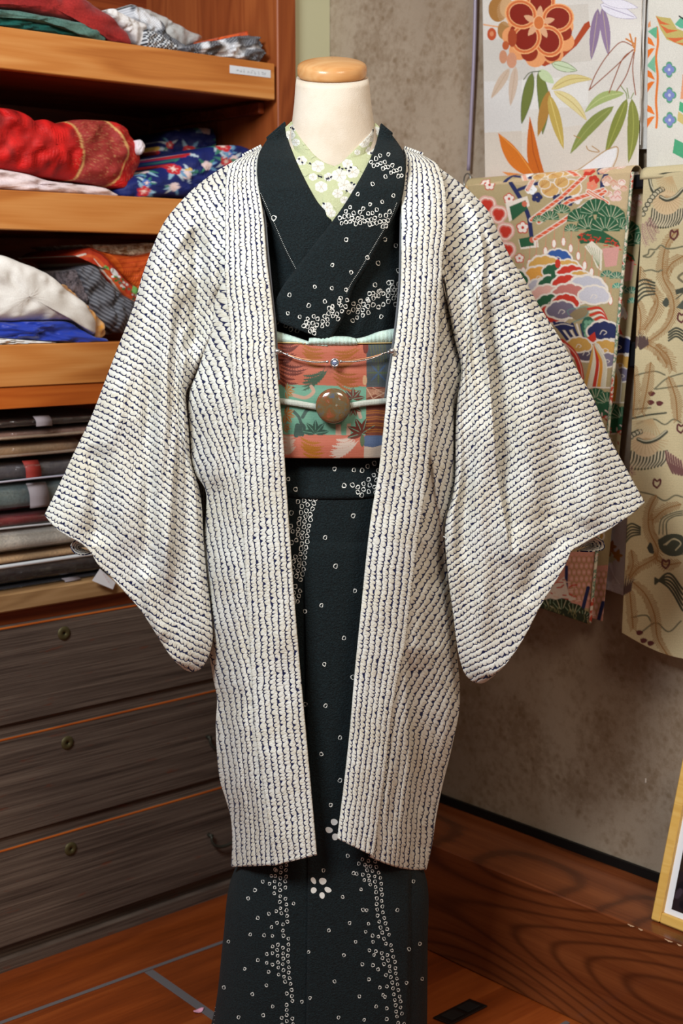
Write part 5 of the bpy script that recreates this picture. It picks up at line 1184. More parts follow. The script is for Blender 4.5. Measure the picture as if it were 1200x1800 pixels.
sR, VsR = sleeve('sleeve', O_R, I_R, S0_R, CU_R, smR,
   [([(800, 350), (815, 430), (812, 520)], -.006, 14, 16), ([(835, 370), (848, 450), (846, 530), (858, 620), (868, 720), (878, 840)], .008, 22, 6), ([(930, 560), (925, 700), (915, 850), (900, 1000)], .010, 34, 34), ([(815, 680), (822, 800), (812, 900), (808, 1000)], -.006, 10, 14), ([(985, 700), (985, 800), (960, 940)], -.006, 26, 26),
    ([(830, 700), (840, 850), (850, 1000), (850, 1120)], .006, 16, 18), ([(1000, 930), (950, 990), (915, 1060)], -.005, 16, 16), ([(1030, 780), (1040, 850), (1030, 930)], .005, 20, 20)],
   [([(845, 505), (853, 563), (859, 619), (866, 702), (873, 772), (878, 841), (888, 900), (900, 975)], .030, 55, -1)], YsR, 8, .05)
# small curl of cloth under each sleeve tip: the wrist opening
for nm, P in (('cuff_curl', [(160, 962), (146, 955), (132, 955), (126, 962), (132, 970), (148, 973), (162, 970)]), ('cuff_curl', [(1008, 966), (1025, 955), (1045, 948), (1058, 955), (1060, 963), (1045, 967), (1015, 967)])):
    m = MB(); Q = resamp(P, 40); s = np.linspace(0, 1, 10)[None]; Yb = 2.004 if Q[0, 0] < 600 else 1.994
    c_ = Q.mean(0); V = PYs(c_[0]+(Q[:, 0:1]-c_[0])*(1.05-1.03*s), c_[1]-1+(Q[:, 1:2]-c_[1])*(1.25-1.2*s), Yb+.008+.02*s); uv = np.stack([s*4+0*Q[:, :1], np.linspace(0, 10, 40)[:, None]+0*s], -1); shell(m, V, thick=.0018, uv=uv); m.build(nm, [SHIBORI], hao)
m = MB(); P = PYs(*np.array(resamp([(779, 943), (786, 946), (791, 943), (794, 941)], 20)).T, 1.955); m.tube(P, .0006, 6); m.build('loose_thread', flat('white_thread', S(240, 240, 236), .7), hao)

# ================================================================== fine cord and charm joining the coat fronts
ch = thing('coat_tie', 'thin gold and silver double cord with a small crystal charm, hung between the coat edges', 'haori cord', tuple(PYs(587, 636, 1.915)))
GOLD = M('rose_gold_cord', .35, .5, S(214, 158, 118), Metallic=.6).m; SILV = M('silver_bead', .25, .5, S(200, 196, 196), Metallic=.9).m
YH = lambda q: Yobi(q, .0125)
for dy, kx in ((0, 0), (2.4, 1)):
    for P in ([(496, 620), (520, 628+dy), (550, 634+dy), (576, 636)], [(599, 636), (625, 633+dy), (655, 627+dy), (680, 619)]):
        Q = resamp(P, 40); m = MB(); m.tube(PYs(Q[:, 0], Q[:, 1], YH(Q)-.001*kx), .00095, 8); m.build('cord', GOLD if not kx else SILV, ch)
def bead(m, x, y, r, Y=None):
    c = PYs(x, y, YH(np.array([x, y], float))-.001 if Y is None else Y); th = np.linspace(-pi/2, pi/2, 12); m.lathe([(max(r*cos(a), 1e-5), r*sin(a)) for a in th], c, 18)
for lst in ([(575, 636, .0022)], [(599, 635.5, .0022)], [(487, 618, .0042), (493, 619, .0026)], [(689, 617, .0042), (683, 619, .0026)], [(505, 623, .0018)], [(672, 622, .0018)]):
    m = MB(); [bead(m, *b, Y=1.918 if b[2] > .004 else None) for b in lst]; m.build('bead', SILV, ch)
m = MB(); c = PYs(588, 637.5, float(YH(np.array([588., 637.])))-.003)
th = np.arange(24)/24*2*pi; V = np.array([[(c[0]+.0062*R_*cos(t), c[1]+h, c[2]+.0062*R_*sin(t)) for t in th] for R_, h in ((.01, .001), (.9, .001), (1, 0), (.95, -.002), (.72, -.0024), (.66, -.0012), (.01, -.0012))]); m.grid(V, closeu=True, flip=True)
pn = m.build('charm_setting', SILV, ch)
m = MB(); V = np.array([[(c[0]+.0040*R_*cos(t), c[1]-.0012+h, c[2]+.0040*R_*sin(t)) for t in np.arange(8)/8*2*pi] for R_, h in ((1, 0), (.8, -.0018), (.45, -.0024), (.01, -.0024))]); m.grid(V, closeu=True, flip=True); m.build('crystal', M('crystal', .05, .8, S(120, 130, 160)).m, pn, smooth=False)
m = MB(); bead(m, 588, 646, .0018); m.build('drop_bead', SILV, ch)

# ================================================================== brocade sashes hanging along the right wall
def hang(name, quad, k, cv, mat, w=.03, par=None, wave=(.002, 3, 0), curl=(0, 0), thick=.0015, roll=0, botcurve=0):
    """cloth hanging in front of the wall: quad = picture corners tl, tr, br, bl; k = cells per pixel"""
    tl, tr, br_, bl = [np.array(q, float) for q in quad]; hgt = max(abs(bl[1]-tl[1]), 8); wid = abs(tr[0]-tl[0])
    n = int(hgt*k)+2; m_ = int(wid*k)+2; t = np.linspace(0, 1, n)[:, None, None]; s = np.linspace(0, 1, m_)[None, :, None]
    XY = (1-t)*((1-s)*tl+s*tr)+t*((1-s)*bl+s*br_)
    t = t[..., 0]; s = s[..., 0]; XY[..., 1] += botcurve*np.sin(pi*s)*t
    D = np.stack([(XY[..., 0]-600)/F, cos(TH)-(XY[..., 1]-900)/F*sin(TH), -sin(TH)-(XY[..., 1]-900)/F*cos(TH)], -1)
    W = w+wave[0]*np.sin(wave[1]*2*pi*s+wave[2]+t*1.5)*np.clip(t*2, 0, 1)+wave[0]*1.6*noise2((n, m_), (5, 3), int(tl[0]))
    if roll: W = W-roll*np.clip(1-t/.03, 0, 1)**2
    if curl[0]: W = W+curl[0]*np.clip((s-(1-curl[1]))/curl[1], 0, 1)**2
    q = ((WR+0*D-CAM)@nR+W)/(D@nR); V = CAM+D*q[..., None]; m = MB(); shell(m, V, thick=thick, col=cv.sample(XY) if cv else None)
    return m.build(name, mat, par), V
def T(o, sc): return lambda x, y: (o[0]+x/sc, o[1]+y/sc)
BRO = dyed('brocade_weave', .55, 800, .3, spec=.4); BRO2 = dyed('brocade_back', .6, 800, .3)
# black rack that carries them
rack = thing('sash_rack', 'black horizontal bar rack on the right wall holding the folded sashes', 'rack', RP(.28, .02, 1.36))
BLK = flat('black_lacquered_bar', (.006, .006, .008, 1), .35, .5)
m = MB(); u0_, z0_ = ruz(1112, 322, .035); m.bev(RP(.085, .0335, z0_-.010), dR*1.1, nR*.0135, Z*.022, .003); m.build('rail', BLK, rack, smooth=False)
m = MB(); _, z1_r = ruz(1088, 622, .03); m.bev(RP(.16, .0165, z1_r-.022), dR*1.0, nR*.007, Z*.042, .003); m.build('rail', BLK, rack, smooth=False)
m = MB(); m.bev(RP(1.06, .001, z1_r-.2), dR*.03, nR*.0322, Z*(z0_-z1_r+.3), .002); m.build('bracket', BLK, rack, smooth=False)

# 1. pale sash with plum blossom and bamboo leaves
cv = Canvas(840, -40, 1135, 325, 2, (224, 218, 210)); cv.T = T((800, 0), 3)
for a, c in (([(400, 40), (700, 20), (720, 320), (420, 350)], (214, 206, 196)), ([(150, 210), (430, 190), (420, 420), (150, 430)], (212, 206, 198)), ([(350, 420), (700, 400), (700, 560), (350, 580)], (232, 228, 222)), ([(150, 430), (350, 425), (350, 690), (150, 700)], (220, 216, 212)), ([(350, 700), (960, 620), (960, 900), (350, 930)], (222, 212, 200)), ([(150, 700), (350, 690), (350, 960), (150, 960)], (216, 204, 190))): cv.poly(a, c)
cv.a = cv.a*(1+.03*np.sin(cv.yy*2.2)[..., None])
cv.line([(150, 130), (280, 150)], 2.6, (232, 168, 120)); cv.ell(225, 50, 17, 22, (172, 120, 60)); cv.ell(255, 160, 11, 16, (176, 128, 72)); cv.ell(270, 40, 12, 18, (206, 160, 110))
for i in range(26): a = -1.6+i*.12; cv.line([(290, 95), (290-cos(a)*70, 60+sin(a)*80)], .4, (226, 190, 150))
cv.ell(192, 180, 8, 11, (196, 84, 44)); cv.ell(192, 178, 3.6, 4.6, (222, 140, 96))
cv.poly([(705, 110), (712, 140), (640, 240), (560, 310), (470, 350), (440, 340), (540, 280), (600, 250), (580, 240), (585, 215), (625, 215), (680, 125)], (176, 68, 30), smooth=False)
cx_, cy_ = 440, 120
for k_ in range(9): a = k_*.7+.3; cv.ell(cx_+cos(a)*140, 185+sin(a)*120, 18, 17, (236, 160, 104))
for k_ in range(6): a = k_*1.047; cv.ell(450+cos(a)*120, 170+sin(a)*125, 15, 15, (150, 44, 16))
for k_ in range(5):
    a = -1.5+k_*1.2566+.03; x, y = cx_+cos(a)*102, cy_+sin(a)*112
    cv.ell(x, y, 29, 26, (246, 176, 116), a); cv.ell(x, y, 26.5, 24, (214, 112, 60), a); cv.ell(x, y, 22.5, 20, (246, 180, 124), a); cv.ell(x, y, 20.8, 18.6, (138, 30, 10), a)
for k_ in range(5):
    a = -1.5+k_*1.2566+.03; cv.leaf((cx_+cos(a)*22, cy_+sin(a)*22), (cx_+cos(a)*86, cy_+sin(a)*92), 11, (226, 170, 130))
cv.ell(cx_, cy_, 10, 13, (246, 190, 140)); cv.ell(cx_, cy_, 8.4, 11.4, (212, 116, 56))
for x, y, rx, ry, c in ((265, 240, 6, 8, (190, 92, 50)), (252, 300, 7, 12, (206, 144, 110)), (297, 318, 9, 14, (212, 150, 118)), (300, 200, 8, 16, (170, 70, 34))): cv.ell(x, y, rx, ry, c)
lf = lambda a, b, wd, c, **k: cv.leaf(a, b, wd, c, **k)
lf((285, 360), (188, 520), 15, (206, 182, 160), vein=(190, 160, 134)); lf((318, 350), (290, 560), 15, (208, 184, 164), vein=(190, 160, 134))
lf((405, 385), (350, 650), 17, (112, 122, 56), edge=(60, 84, 40), ew=.7); lf((440, 375), (460, 705), 19, (116, 126, 58), edge=(60, 84, 40), ew=.7, bend=-.05)
lf((440, 370), (520, 440), 17, (200, 216, 170)); lf((510, 335), (640, 372), 16, (206, 220, 184), edge=(92, 112, 60), ew=.8, vein=(130, 150, 100)); cv.line([(360, 420), (390, 385), (450, 375)], 1.4, (70, 84, 44), smooth=True)
lf((495, 478), (435, 720), 18, (178, 130, 58)); lf((495, 500), (570, 785), 19, (196, 168, 84), vein=(236, 214, 130)); lf((510, 470), (718, 418), 16, (224, 206, 140), edge=(196, 168, 84), ew=.7, vein=(180, 150, 80), bend=-.12); lf((520, 480), (690, 632), 17, (230, 214, 156), edge=(206, 178, 100), ew=.6, vein=(190, 160, 90), bend=-.08)
lf((905, 520), (790, 815), 20, (134, 140, 62), vein=(176, 178, 90)); lf((930, 520), (912, 860), 21, (136, 140, 64), vein=(178, 180, 92), bend=-.05); lf((835, 560), (605, 812), 21, (136, 146, 74), vein=(166, 172, 100), bend=.06); lf((890, 490), (680, 595), 18, (166, 180, 112), vein=(206, 212, 150), bend=.12)
for P in ([(870, 450), (900, 490), (905, 520)], [(905, 465), (915, 520)], [(940, 490), (925, 520)]): cv.line(P, 1.6, (122, 140, 70))
lf((752, 45), (716, 316), 17, (142, 118, 150), vein=(190, 170, 150)); lf((775, 40), (808, 295), 17, (146, 122, 154), vein=(196, 176, 150)); lf((765, 25), (955, 95), 22, (234, 230, 240), edge=(150, 136, 170), ew=.6, vein=(150, 136, 170)); lf((770, 0), (960, 40), 16, (236, 232, 242), edge=(150, 136, 170), ew=.5)
for P in ([(940, 245), (880, 220), (820, 270), (740, 390), (705, 475)], [(705, 475), (850, 345), (935, 262)], [(940, 262), (890, 300), (840, 410), (810, 490)], [(940, 275), (900, 400), (850, 480)], [(945, 265), (935, 360), (950, 500)]): cv.line(P, 1.7, (146, 70, 30), smooth=True)
for P in ([(920, 180), (940, 250)], [(900, 205), (942, 230)], [(950, 200), (945, 270)]): cv.line(P, 3, (206, 128, 60))
cv.poly([(225, 700), (300, 760), (360, 830), (430, 935), (360, 920), (290, 870), (250, 800)], (214, 116, 28), smooth=True); cv.poly([(392, 612), (420, 720), (445, 830), (465, 940), (420, 930), (385, 860), (378, 760)], (206, 104, 26), smooth=True); cv.poly([(245, 905), (330, 915), (420, 940), (300, 940)], (222, 140, 70)); cv.line([(240, 715), (330, 800), (415, 925)], 1.2, (240, 160, 70)); cv.line([(395, 640), (410, 800), (450, 930)], 1.2, (160, 70, 16))
for P in ([(615, 918), (700, 860), (800, 790), (855, 775), (855, 820), (820, 905)], [(720, 770), (760, 800), (700, 790), (690, 770)], [(630, 915), (680, 890)], [(625, 715), (660, 730)]): cv.line(P, 1.5, (178, 136, 76), smooth=True)
cv.poly([(630, 915), (700, 862), (800, 792), (850, 780), (845, 830), (810, 905)], (236, 234, 234), smooth=False)
a1 = thing('bamboo_plum_sash', 'pale silver sash with a large red plum blossom and coloured bamboo leaves', 'sash', RP(.28, .03, 1.5))
hang('woven_panel', [(847, -40), (1128, -40), (1121, 312), (852, 312)], 1.15, cv, BRO, w=.024, par=a1, wave=(.0015, 1, 1))
cvp = Canvas(0, 0, 10, 10, 1, (214, 210, 204))
hang('folded_edge', [(1129, -40), (1135, -40), (1124, 255), (1122, 260)], 1, cvp, BRO, w=.022, par=a1, wave=(.003, .6, 2)); hang('inner_layer', [(1118, -40), (1139, -40), (1137, 262), (1118, 262)], 1, cvp, BRO, w=.014, par=a1, wave=(.0006, 1, 0))
# 2. pale sash with small blue-green flowers and orange fans
cv = Canvas(1130, -40, 1290, 330, 2, (222, 218, 208)); cv.T = T((1100, 0), 5.62)
cv.line([(305, 270), (315, 420), (296, 560), (312, 760), (296, 1000), (306, 1170), (298, 1260)], 4, (230, 124, 48), smooth=True)
for y in (470, 800, 1145):
    cv.poly([(212, y-110), (250, y-85), (285, y-10), (205, y-45)], (234, 120, 36)); cv.poly([(285, y+5), (205, y+120), (200, y+30), (250, y+5)], (234, 120, 36))
cv.poly([(240, 200), (215, 240), (215, 275), (245, 260)], (226, 150, 100)); cv.poly([(215, 310), (270, 275), (308, 265), (300, 385)], (100, 178, 140)); cv.poly([(288, 540), (205, 650), (290, 720)], (122, 186, 152))
for x, y in ((425, 688), (428, 940), (430, 1185)):
    for k_ in range(4): a = k_*1.5708; cv.ell(x+cos(a)*38, y+sin(a)*44, 5.6, 6.6, (92, 158, 124))
    for k_ in range(4): a = k_*1.5708; cv.ell(x+cos(a)*26, y+sin(a)*30, 4.6, 5.2, (128, 138, 198))
    cv.ell(x, y, 2.4, 2.8, (206, 206, 226))
cv.poly([(292, 155), (330, 165), (440, 180), (500, 280), (620, 330), (700, 480), (562, 455), (400, 390), (340, 290)], (196, 178, 104))
for P in ([(295, 160), (330, 240), (440, 245), (350, 210)], [(330, 240), (400, 330), (520, 300), (420, 290)], [(395, 370), (480, 420), (600, 370), (470, 375)], [(480, 420), (600, 460), (700, 440)]): cv.poly(P, (216, 106, 56))
cv.poly([(480, 240), (540, 170), (700, 160), (700, 290), (540, 280)], (96, 178, 146)); cv.line([(525, 160), (570, 190), (700, 210)], 2.5, (40, 30, 26))
cv.poly([(530, 1000), (700, 1100), (700, 1200), (520, 1090)], (70, 168, 118)); cv.poly([(515, 1100), (700, 1230), (700, 1330), (505, 1190)], (206, 186, 116)); cv.poly([(560, 730), (700, 760), (700, 980), (535, 980)], (226, 156, 116)); cv.poly([(480, 1370), (700, 1480), (700, 1640), (460, 1510)], (76, 166, 122))
a2 = thing('fan_motif_sash', 'pale sash with small blue-green flowers and an orange fan border at the right edge', 'sash', RP(.6, .03, 1.5))
hang('woven_panel', [(1139, -40), (1280, -40), (1275, 322), (1136, 312)], 1.15, cv, BRO, w=.022, par=a2, wave=(.001, 1, 0))

# 3. the multicoloured phoenix sash folded over the bar
cv = Canvas(815, 295, 1115, 1105, 1.6, (184, 164, 122)); cv.T = T((800, 290), 3); r_ = random.Random(31)
Wt = (240, 228, 214); NV = (34, 44, 92); RD = (204, 54, 36); GR = (36, 92, 60); PK = (232, 178, 164); OC = (216, 166, 84)
# top band with arcs, flowers, ropes
cv.poly([(0, 40), (1000, 0), (1000, 260), (560, 150), (300, 100), (0, 110)], (206, 180, 140))
for x, y in ((90, 90), (225, 100)): cv.line([(x-40, 100), (x, 60), (x+60, 45)], 12, (226, 178, 112)); cv.line([(x-50, 115), (x-10, 75), (x+60, 60)], 2, Wt)
for x, y, q in ((180, 105, 8), (283, 178, 8), (355, 330, 9), (338, 492, 7)):
    for k_ in range(5): a = k_*1.2566-1.57; cv.ell(x+cos(a)*q*2, y+sin(a)*q*2, q*.62, q*.62, RD)
    for k_ in range(5): a = k_*1.2566-1.57; cv.ell(x+cos(a)*q*1.9, y+sin(a)*q*1.9, q*.44, q*.44, (250, 236, 224))
    cv.ell(x, y, q*.3, q*.3, RD)
cv.line([(292, 95), (350, 190), (385, 270), (402, 380)], 7.4, NV, smooth=True); cv.line([(335, 130), (400, 105), (440, 96)], 6, NV); cv.line([(800, 35), (775, 90), (772, 180)], 8, NV)
for P in ([(285, 220), (370, 185), (380, 230), (300, 295)], [(335, 390), (410, 375), (415, 425), (345, 435)]): cv.poly([(x+(x-345)*.35, y+(y-300 if y < 300 else y-405)*.12+(-8 if y < 260 else 6)) for x, y in P], Wt); cv.poly(P, GR); cv.ell(P[1][0]-6, P[1][1]+20, 4.5, 5, (214, 110, 84))
for x, y in ((165, 210), (225, 260), (262, 350), (270, 450)):
    for q, c in ((18, PK), (14.5, (246, 222, 206)), (11.5, (222, 130, 116)), (8.5, RD)):
        cv.ell(x-7, y-6, q*.72, q*.8, c); cv.ell(x+13, y-3, q*.72, q*.8, c); cv.ell(x+2, y+14, q*.7, q*.7, c)
for x, y, q in ((500, 130, 15), (610, 120, 17), (560, 90, 12), (470, 100, 10)):
    cv.ell(x, y, q*1.15, q*.95, Wt); cv.ell(x, y, q, q*.8, (222, 176, 108)); 
    for k_ in range(4): cv.line([(x-q*2, y+20), (x-q+k_*q*1.2, y-q*1.6)], .8, (190, 130, 70))
for x, y, c in ((430, 170, NV), (540, 180, NV), (640, 180, (246, 240, 236)), (600, 190, NV), (400, 130, (250, 250, 250)), (730, 80, RD), (720, 110, (240, 140, 110))):
    for k_ in range(5): a = k_*1.2566; cv.ell(x+cos(a)*17, y+sin(a)*15, 4.4, 4.4, c)
for k_ in range(16): x = 790+r_.uniform(0, 120); y = 70+r_.uniform(0, 110); cv.ell(x, y, 7, 5.5, r_.choice([(240, 206, 196), (226, 186, 160), (244, 222, 210)])); cv.line([(x-15, y), (x, y-12), (x+15, y)], .9, (214, 120, 100), smooth=True)
for P in ([(400, 290), (560, 170), (680, 60)], [(440, 300), (600, 190), (780, 130)], [(420, 390), (560, 300), (790, 140)], [(700, 140), (800, 200)], [(420, 60), (380, 130)]):
    cv.line(P, 9, Wt); cv.line(P, 5.5, (226, 96, 60)); Q = resamp(cv.tr(P), 26)
    for a, b in zip(Q[:-1:2], Q[1::2]): cv.line([a+[-1.5, -2], b+[1, 2]], 1, (250, 214, 190), raw=True)
def pine(x, y, q, n=9, c=GR):                             # fan of needles
    cv.poly([(x-q*1.05, y), (x-q*.95, y-q*.55), (x-q*.5, y-q*.95), (x, y-q*1.08), (x+q*.5, y-q*.95), (x+q*.95, y-q*.55), (x+q*1.05, y)], c)
    for k_ in range(n):
        a = pi+pi*(k_+.5)/n; cv.line([(x+cos(a)*q*.25, y+sin(a)*q*.25), (x+cos(a)*q, y+sin(a)*q)], .95, (232, 226, 190) if k_ % 2 else (170, 196, 160))
for x, y, q in ((660, 300, 70), (740, 262, 80), (820, 290, 75), (870, 340, 55), (700, 340, 60), (790, 350, 75), (610, 350, 38), (560, 255, 46), (500, 290, 46), (440, 300, 34)): pine(x, y, q)
cv.poly([(640, 375), (700, 345), (780, 350), (860, 400), (870, 430), (760, 410), (660, 415)], GR)
for i in range(40): x = r_.uniform(645, 860); y = 365+(x-645)*.25+r_.uniform(-16, 26); cv.line([(x, y), (x+r_.uniform(-22, 22), y+r_.uniform(-10, 10))], 1.8, r_.choice([RD, (226, 60, 44), (160, 30, 30)]))
cv.poly([(775, 440), (865, 430), (850, 530), (790, 540)], (220, 160, 150)); cv.poly([(680, 430), (720, 400), (775, 450), (770, 560), (745, 540), (720, 480)], (236, 226, 206))
for k_ in range(6): cv.line([(690+k_*14, 420+k_*6), (760, 545)], .7, (120, 140, 90))
pine(800, 590, 34, 7, (50, 110, 90)); pine(850, 600, 36, 7, (50, 110, 90)); pine(855, 650, 28, 6, (60, 150, 130))
for x, y in ((475, 455), (520, 415), (570, 405), (608, 440), (648, 480), (682, 530), (718, 565), (755, 615), (786, 670), (818, 715), (358, 560), (390, 520), (426, 495)):
    cv.line([(x+4, y-90), (x, y-20)], .8, (222, 130, 104)); cv.ell(x, y, 4.2, 8.2, (214, 110, 90)); cv.ell(x, y, 3.2, 7, (250, 240, 228))
def cloud(x, y, q, c, n=5):
    for s_, cc in ((1.32, Wt), (1.0, c)):
        for k_ in range(n): a = pi*1.1+k_/(n-1)*pi*.85; cv.ell(x+cos(a)*q*1.5, y+sin(a)*q, q*.30*s_, q*.28*s_, cc)
        cv.ell(x, y, q*.5*s_, q*.30*s_, cc)
    cv.line([(x-q*.5, y+3), (x-q*.1, y-q*.5), (x+q*.5, y-q*.2), (x+q*.1, y+q*.15)], 1, Wt, smooth=True)
for x, y, q, c in ((540, 500, 30, (50, 90, 160)), (470, 545, 36, OC), (590, 555, 30, (222, 170, 90)), (440, 605, 38, (226, 160, 70)), (520, 570, 26, GR), (610, 590, 34, RD), (655, 610, 28, OC), (450, 660, 32, (190, 186, 196)), (520, 645, 36, GR), (590, 640, 34, RD), (690, 665, 44, (200, 198, 208)), (480, 700, 36, PK), (600, 700, 40, (200, 120, 110)), (500, 740, 32, GR), (580, 735, 30, RD), (730, 700, 34, (210, 206, 214)), (510, 800, 34, RD), (560, 780, 34, (120, 110, 130))): cloud(x, y, q, c)
cv.ell(540, 520, 5, 8, RD); cv.ell(515, 575, 4, 9, GR)
cv.poly([(600, 790), (640, 760), (700, 755), (690, 800), (640, 820)], (150, 130, 96), smooth=True); cv.line([(600, 790), (590, 770), (640, 755), (700, 750), (695, 790), (620, 830)], 1.5, (110, 150, 140), smooth=True)
for i in range(6): cv.line([(700+i*6, 760+i*16), (760+i*3, 755+i*12), (808-i*2, 840-i*3)], 4.4 if i % 2 == 0 else 2.6, RD if i % 2 == 0 else Wt, smooth=True)
for i in range(7): cv.line([(520+i*24, 830+i*2), (560+i*20, 880+i*4), (595+i*16, 925-i)], 5 if i % 2 == 0 else 3, NV if i % 2 == 0 else Wt, smooth=True)
cv.ell(570, 850, 18, 7, NV, .15); cv.line([(520, 848), (570, 838), (620, 850)], 1.4, Wt, smooth=True); cv.ell(700, 850, 12, 17, (50, 100, 80)); 
for i in range(10): cv.ell(690+(i % 3)*20, 830+(i//3)*22, 4, 4, (120, 170, 140)); 
cloud(780, 890, 36, NV); cv.poly([(670, 930), (735, 880), (745, 930), (800, 935), (740, 960)], RD); cloud(790, 985, 34, OC); cloud(690, 1000, 36, (90, 80, 100)); cloud(800, 1040, 26, (130, 120, 140)); cloud(650, 960, 28, OC)
cv.line([(560, 930), (620, 985), (655, 1060), (665, 1120)], 9, RD, smooth=True); cv.line([(575, 940), (628, 990), (660, 1060), (670, 1120)], 1.4, (240, 190, 170), smooth=True)
for i, c in enumerate((OC, (236, 226, 200), RD, (226, 150, 50), (222, 214, 190))): cv.line([(735+i*2, 950), (715+i*18, 1040), (685+i*24, 1170)], 6.5, c, smooth=True); cv.line([(739+i*2, 950), (723+i*18, 1040), (695+i*24, 1170)], .9, (250, 240, 220), smooth=True)
cv.line([(620, 1170), (820, 1175)], 2, Wt); pine(740, 1240, 60, 9); pine(800, 1260, 60, 9); pine(700, 1290, 50, 8); cv.poly([(690, 1270), (820, 1250), (830, 1330), (700, 1340)], GR); 
for i in range(30): x = r_.uniform(720, 830); y = r_.uniform(1300, 1420); cv.line([(x, y), (x+r_.uniform(-20, 20), y+r_.uniform(-16, 16))], 2.2, r_.choice([RD, (240, 210, 200), (150, 40, 40)]))
for i in range(46):                                        # the part of the design the coat sleeve covers in this view
    y = r_.uniform(560, 1900); x = r_.uniform(60, 560+(y-560)*.12); lim = 380+(y-600)*.52
    if x > lim-60: continue
    q = r_.random()
    if q < .55: cloud(x, y, r_.uniform(26, 40), r_.choice([OC, RD, NV, GR, PK, (200, 198, 208)]))
    elif q < .75: pine(x, y, r_.uniform(34, 60))
    else:
        for k_ in range(5): a = k_*1.2566; cv.ell(x+cos(a)*16, y+sin(a)*16, 5, 5, (240, 210, 196))
        cv.ell(x, y, 3, 3, RD)
# below the sleeve (crop origin 800,700)
cv.T = T((800, 700), 3)
cv.poly([(500, 820), (740, 800), (720, 1110), (480, 1080)], (222, 158, 140))
for j in range(7):
    for i in range(6):
        x = 600+i*26+(j % 2)*13; y = 850+j*34; P = [(x+17*cos(a), y+19*sin(a)) for a in np.arange(7)*1.047+.52]; cv.line(P, .8, (176, 140, 84)); cv.ell(x, y, 2.4, 2.6, (232, 182, 168))
cv.line([(586, 890), (584, 1010), (575, 1030)], 5.6, NV); cv.line([(700, 1000), (672, 1110)], 6.5, NV)
cv.poly([(500, 1000), (575, 940), (600, 1040), (640, 1060), (560, 1080), (470, 1060)], (236, 220, 206))
for i in range(24): x = r_.uniform(500, 640); y = r_.uniform(950, 1070); cv.line([(x, y), (x+r_.uniform(-30, 30), y+r_.uniform(-9, 9))], 2, r_.choice([RD, (196, 60, 40), (236, 200, 180)]))
for x, y, q in ((500, 1120, 60), (560, 1130, 70), (620, 1150, 64), (670, 1170, 50)): pine(x, y, q, 9, (40, 56, 34))
cv.poly([(440, 1090), (690, 1140), (700, 1210), (440, 1150)], (44, 54, 36))
for i in range(46): x = r_.uniform(450, 690); y = 1100+(x-450)*.28+r_.uniform(-20, 55); cv.line([(x, y), (x+r_.uniform(-10, 14), y-22)], .9, (150, 146, 96))
ph_ = thing('phoenix_sash', 'multicoloured brocade sash with phoenix, pine and clouds folded over the black bar', 'sash', RP(.25, .05, 1.37))
o_, Vp = hang('front_layer', [(822, 326), (1112, 302), (1037, 1098), (900, 1052)], 1.05, cv, BRO, w=.0553, par=ph_, wave=(.002, 1.2, 1))
hm = MB(); P = Vp[:, -1][::8]; hm.tube(P+nR*.001, .0028, 8); ed = M('mixed_edge_thread', .6); x = ed.coord('Object'); n1 = ed.noise(x, 60, 3, .6)
ed.base(ed.ramp(n1, [(.4, S(214, 204, 180)), (.5, S(60, 110, 80)), (.56, S(220, 206, 190)), (.62, S(180, 70, 50))])); hm.build('rolled_edge', ed.m, ph_)
cvb = Canvas(1040, 300, 1135, 1105, 1.6, (96, 84, 62)); off = 21
# the darker inner layer repeats the cloth one fold further in
src = cv.a
def sh(XY): q = XY.copy(); q[..., 0] -= 26+0*q[..., 0]; q[..., 1] -= 26; return q
class Shift:
    def sample(s, XY): return cv.sample(sh(XY))
hang('inner_layer', [(1060, 320), (1134, 322), (1058, 1092), (1020, 1080)], 1.05, Shift(), BRO, w=.0285, par=ph_, wave=(.001, 1, 0))
m = MB(); tt = np.linspace(0, 1, 280)[:, None]; a = np.linspace(-.2, pi+.1, 40)[None]
uL, zL = ruz(822, 326, .05); uRr, zRr = ruz(1112, 304, .05)
V = WR+(uL+(uRr-uL)*tt)[..., None]*dR+(.040+.0155*np.cos(a)+0*tt)[..., None]*nR+(zL+(zRr-zL)*tt+.0+.0155*np.sin(a)-.004)[..., None]*Z
shell(m, V, thick=.0012, col=cv.sample(np.stack([822+290*tt+0*a, 326-24*tt+a*20-4+0*tt], -1))); m.build('fold_over_bar', BRO, ph_)

# 4. white floral cloth glimpsed between them
cv = Canvas(1050, 880, 1105, 1060, 2, (206, 200, 206)); cv.T = T((1050, 600), 3.213)
for x, y, c in ((75, 1160, (150, 92, 40)), (110, 1210, (178, 120, 50)), (70, 1230, (190, 186, 150)), (80, 1380, (232, 230, 236)), (110, 1400, (214, 210, 220)), (60, 1180, (160, 100, 50))):
    for k_ in range(5): a = k_*1.2566; cv.leaf((x, y), (x+cos(a)*34, y+sin(a)*40), 7, c)
for k_ in range(5): cv.line([(60+k_*5, 1250), (90, 1320), (125, 1370)], .9, (236, 234, 240), smooth=True)
wf = hang('white_floral_cloth', [(1052, 900), (1112, 900), (1104, 1050), (1046, 1030)], 1.1, cv, BRO, w=.0095, wave=(.0008, 1, 0))[0]
tag(wf, 'white floral cloth with brown blossoms glimpsed between the phoenix and crane sashes', 'cloth')

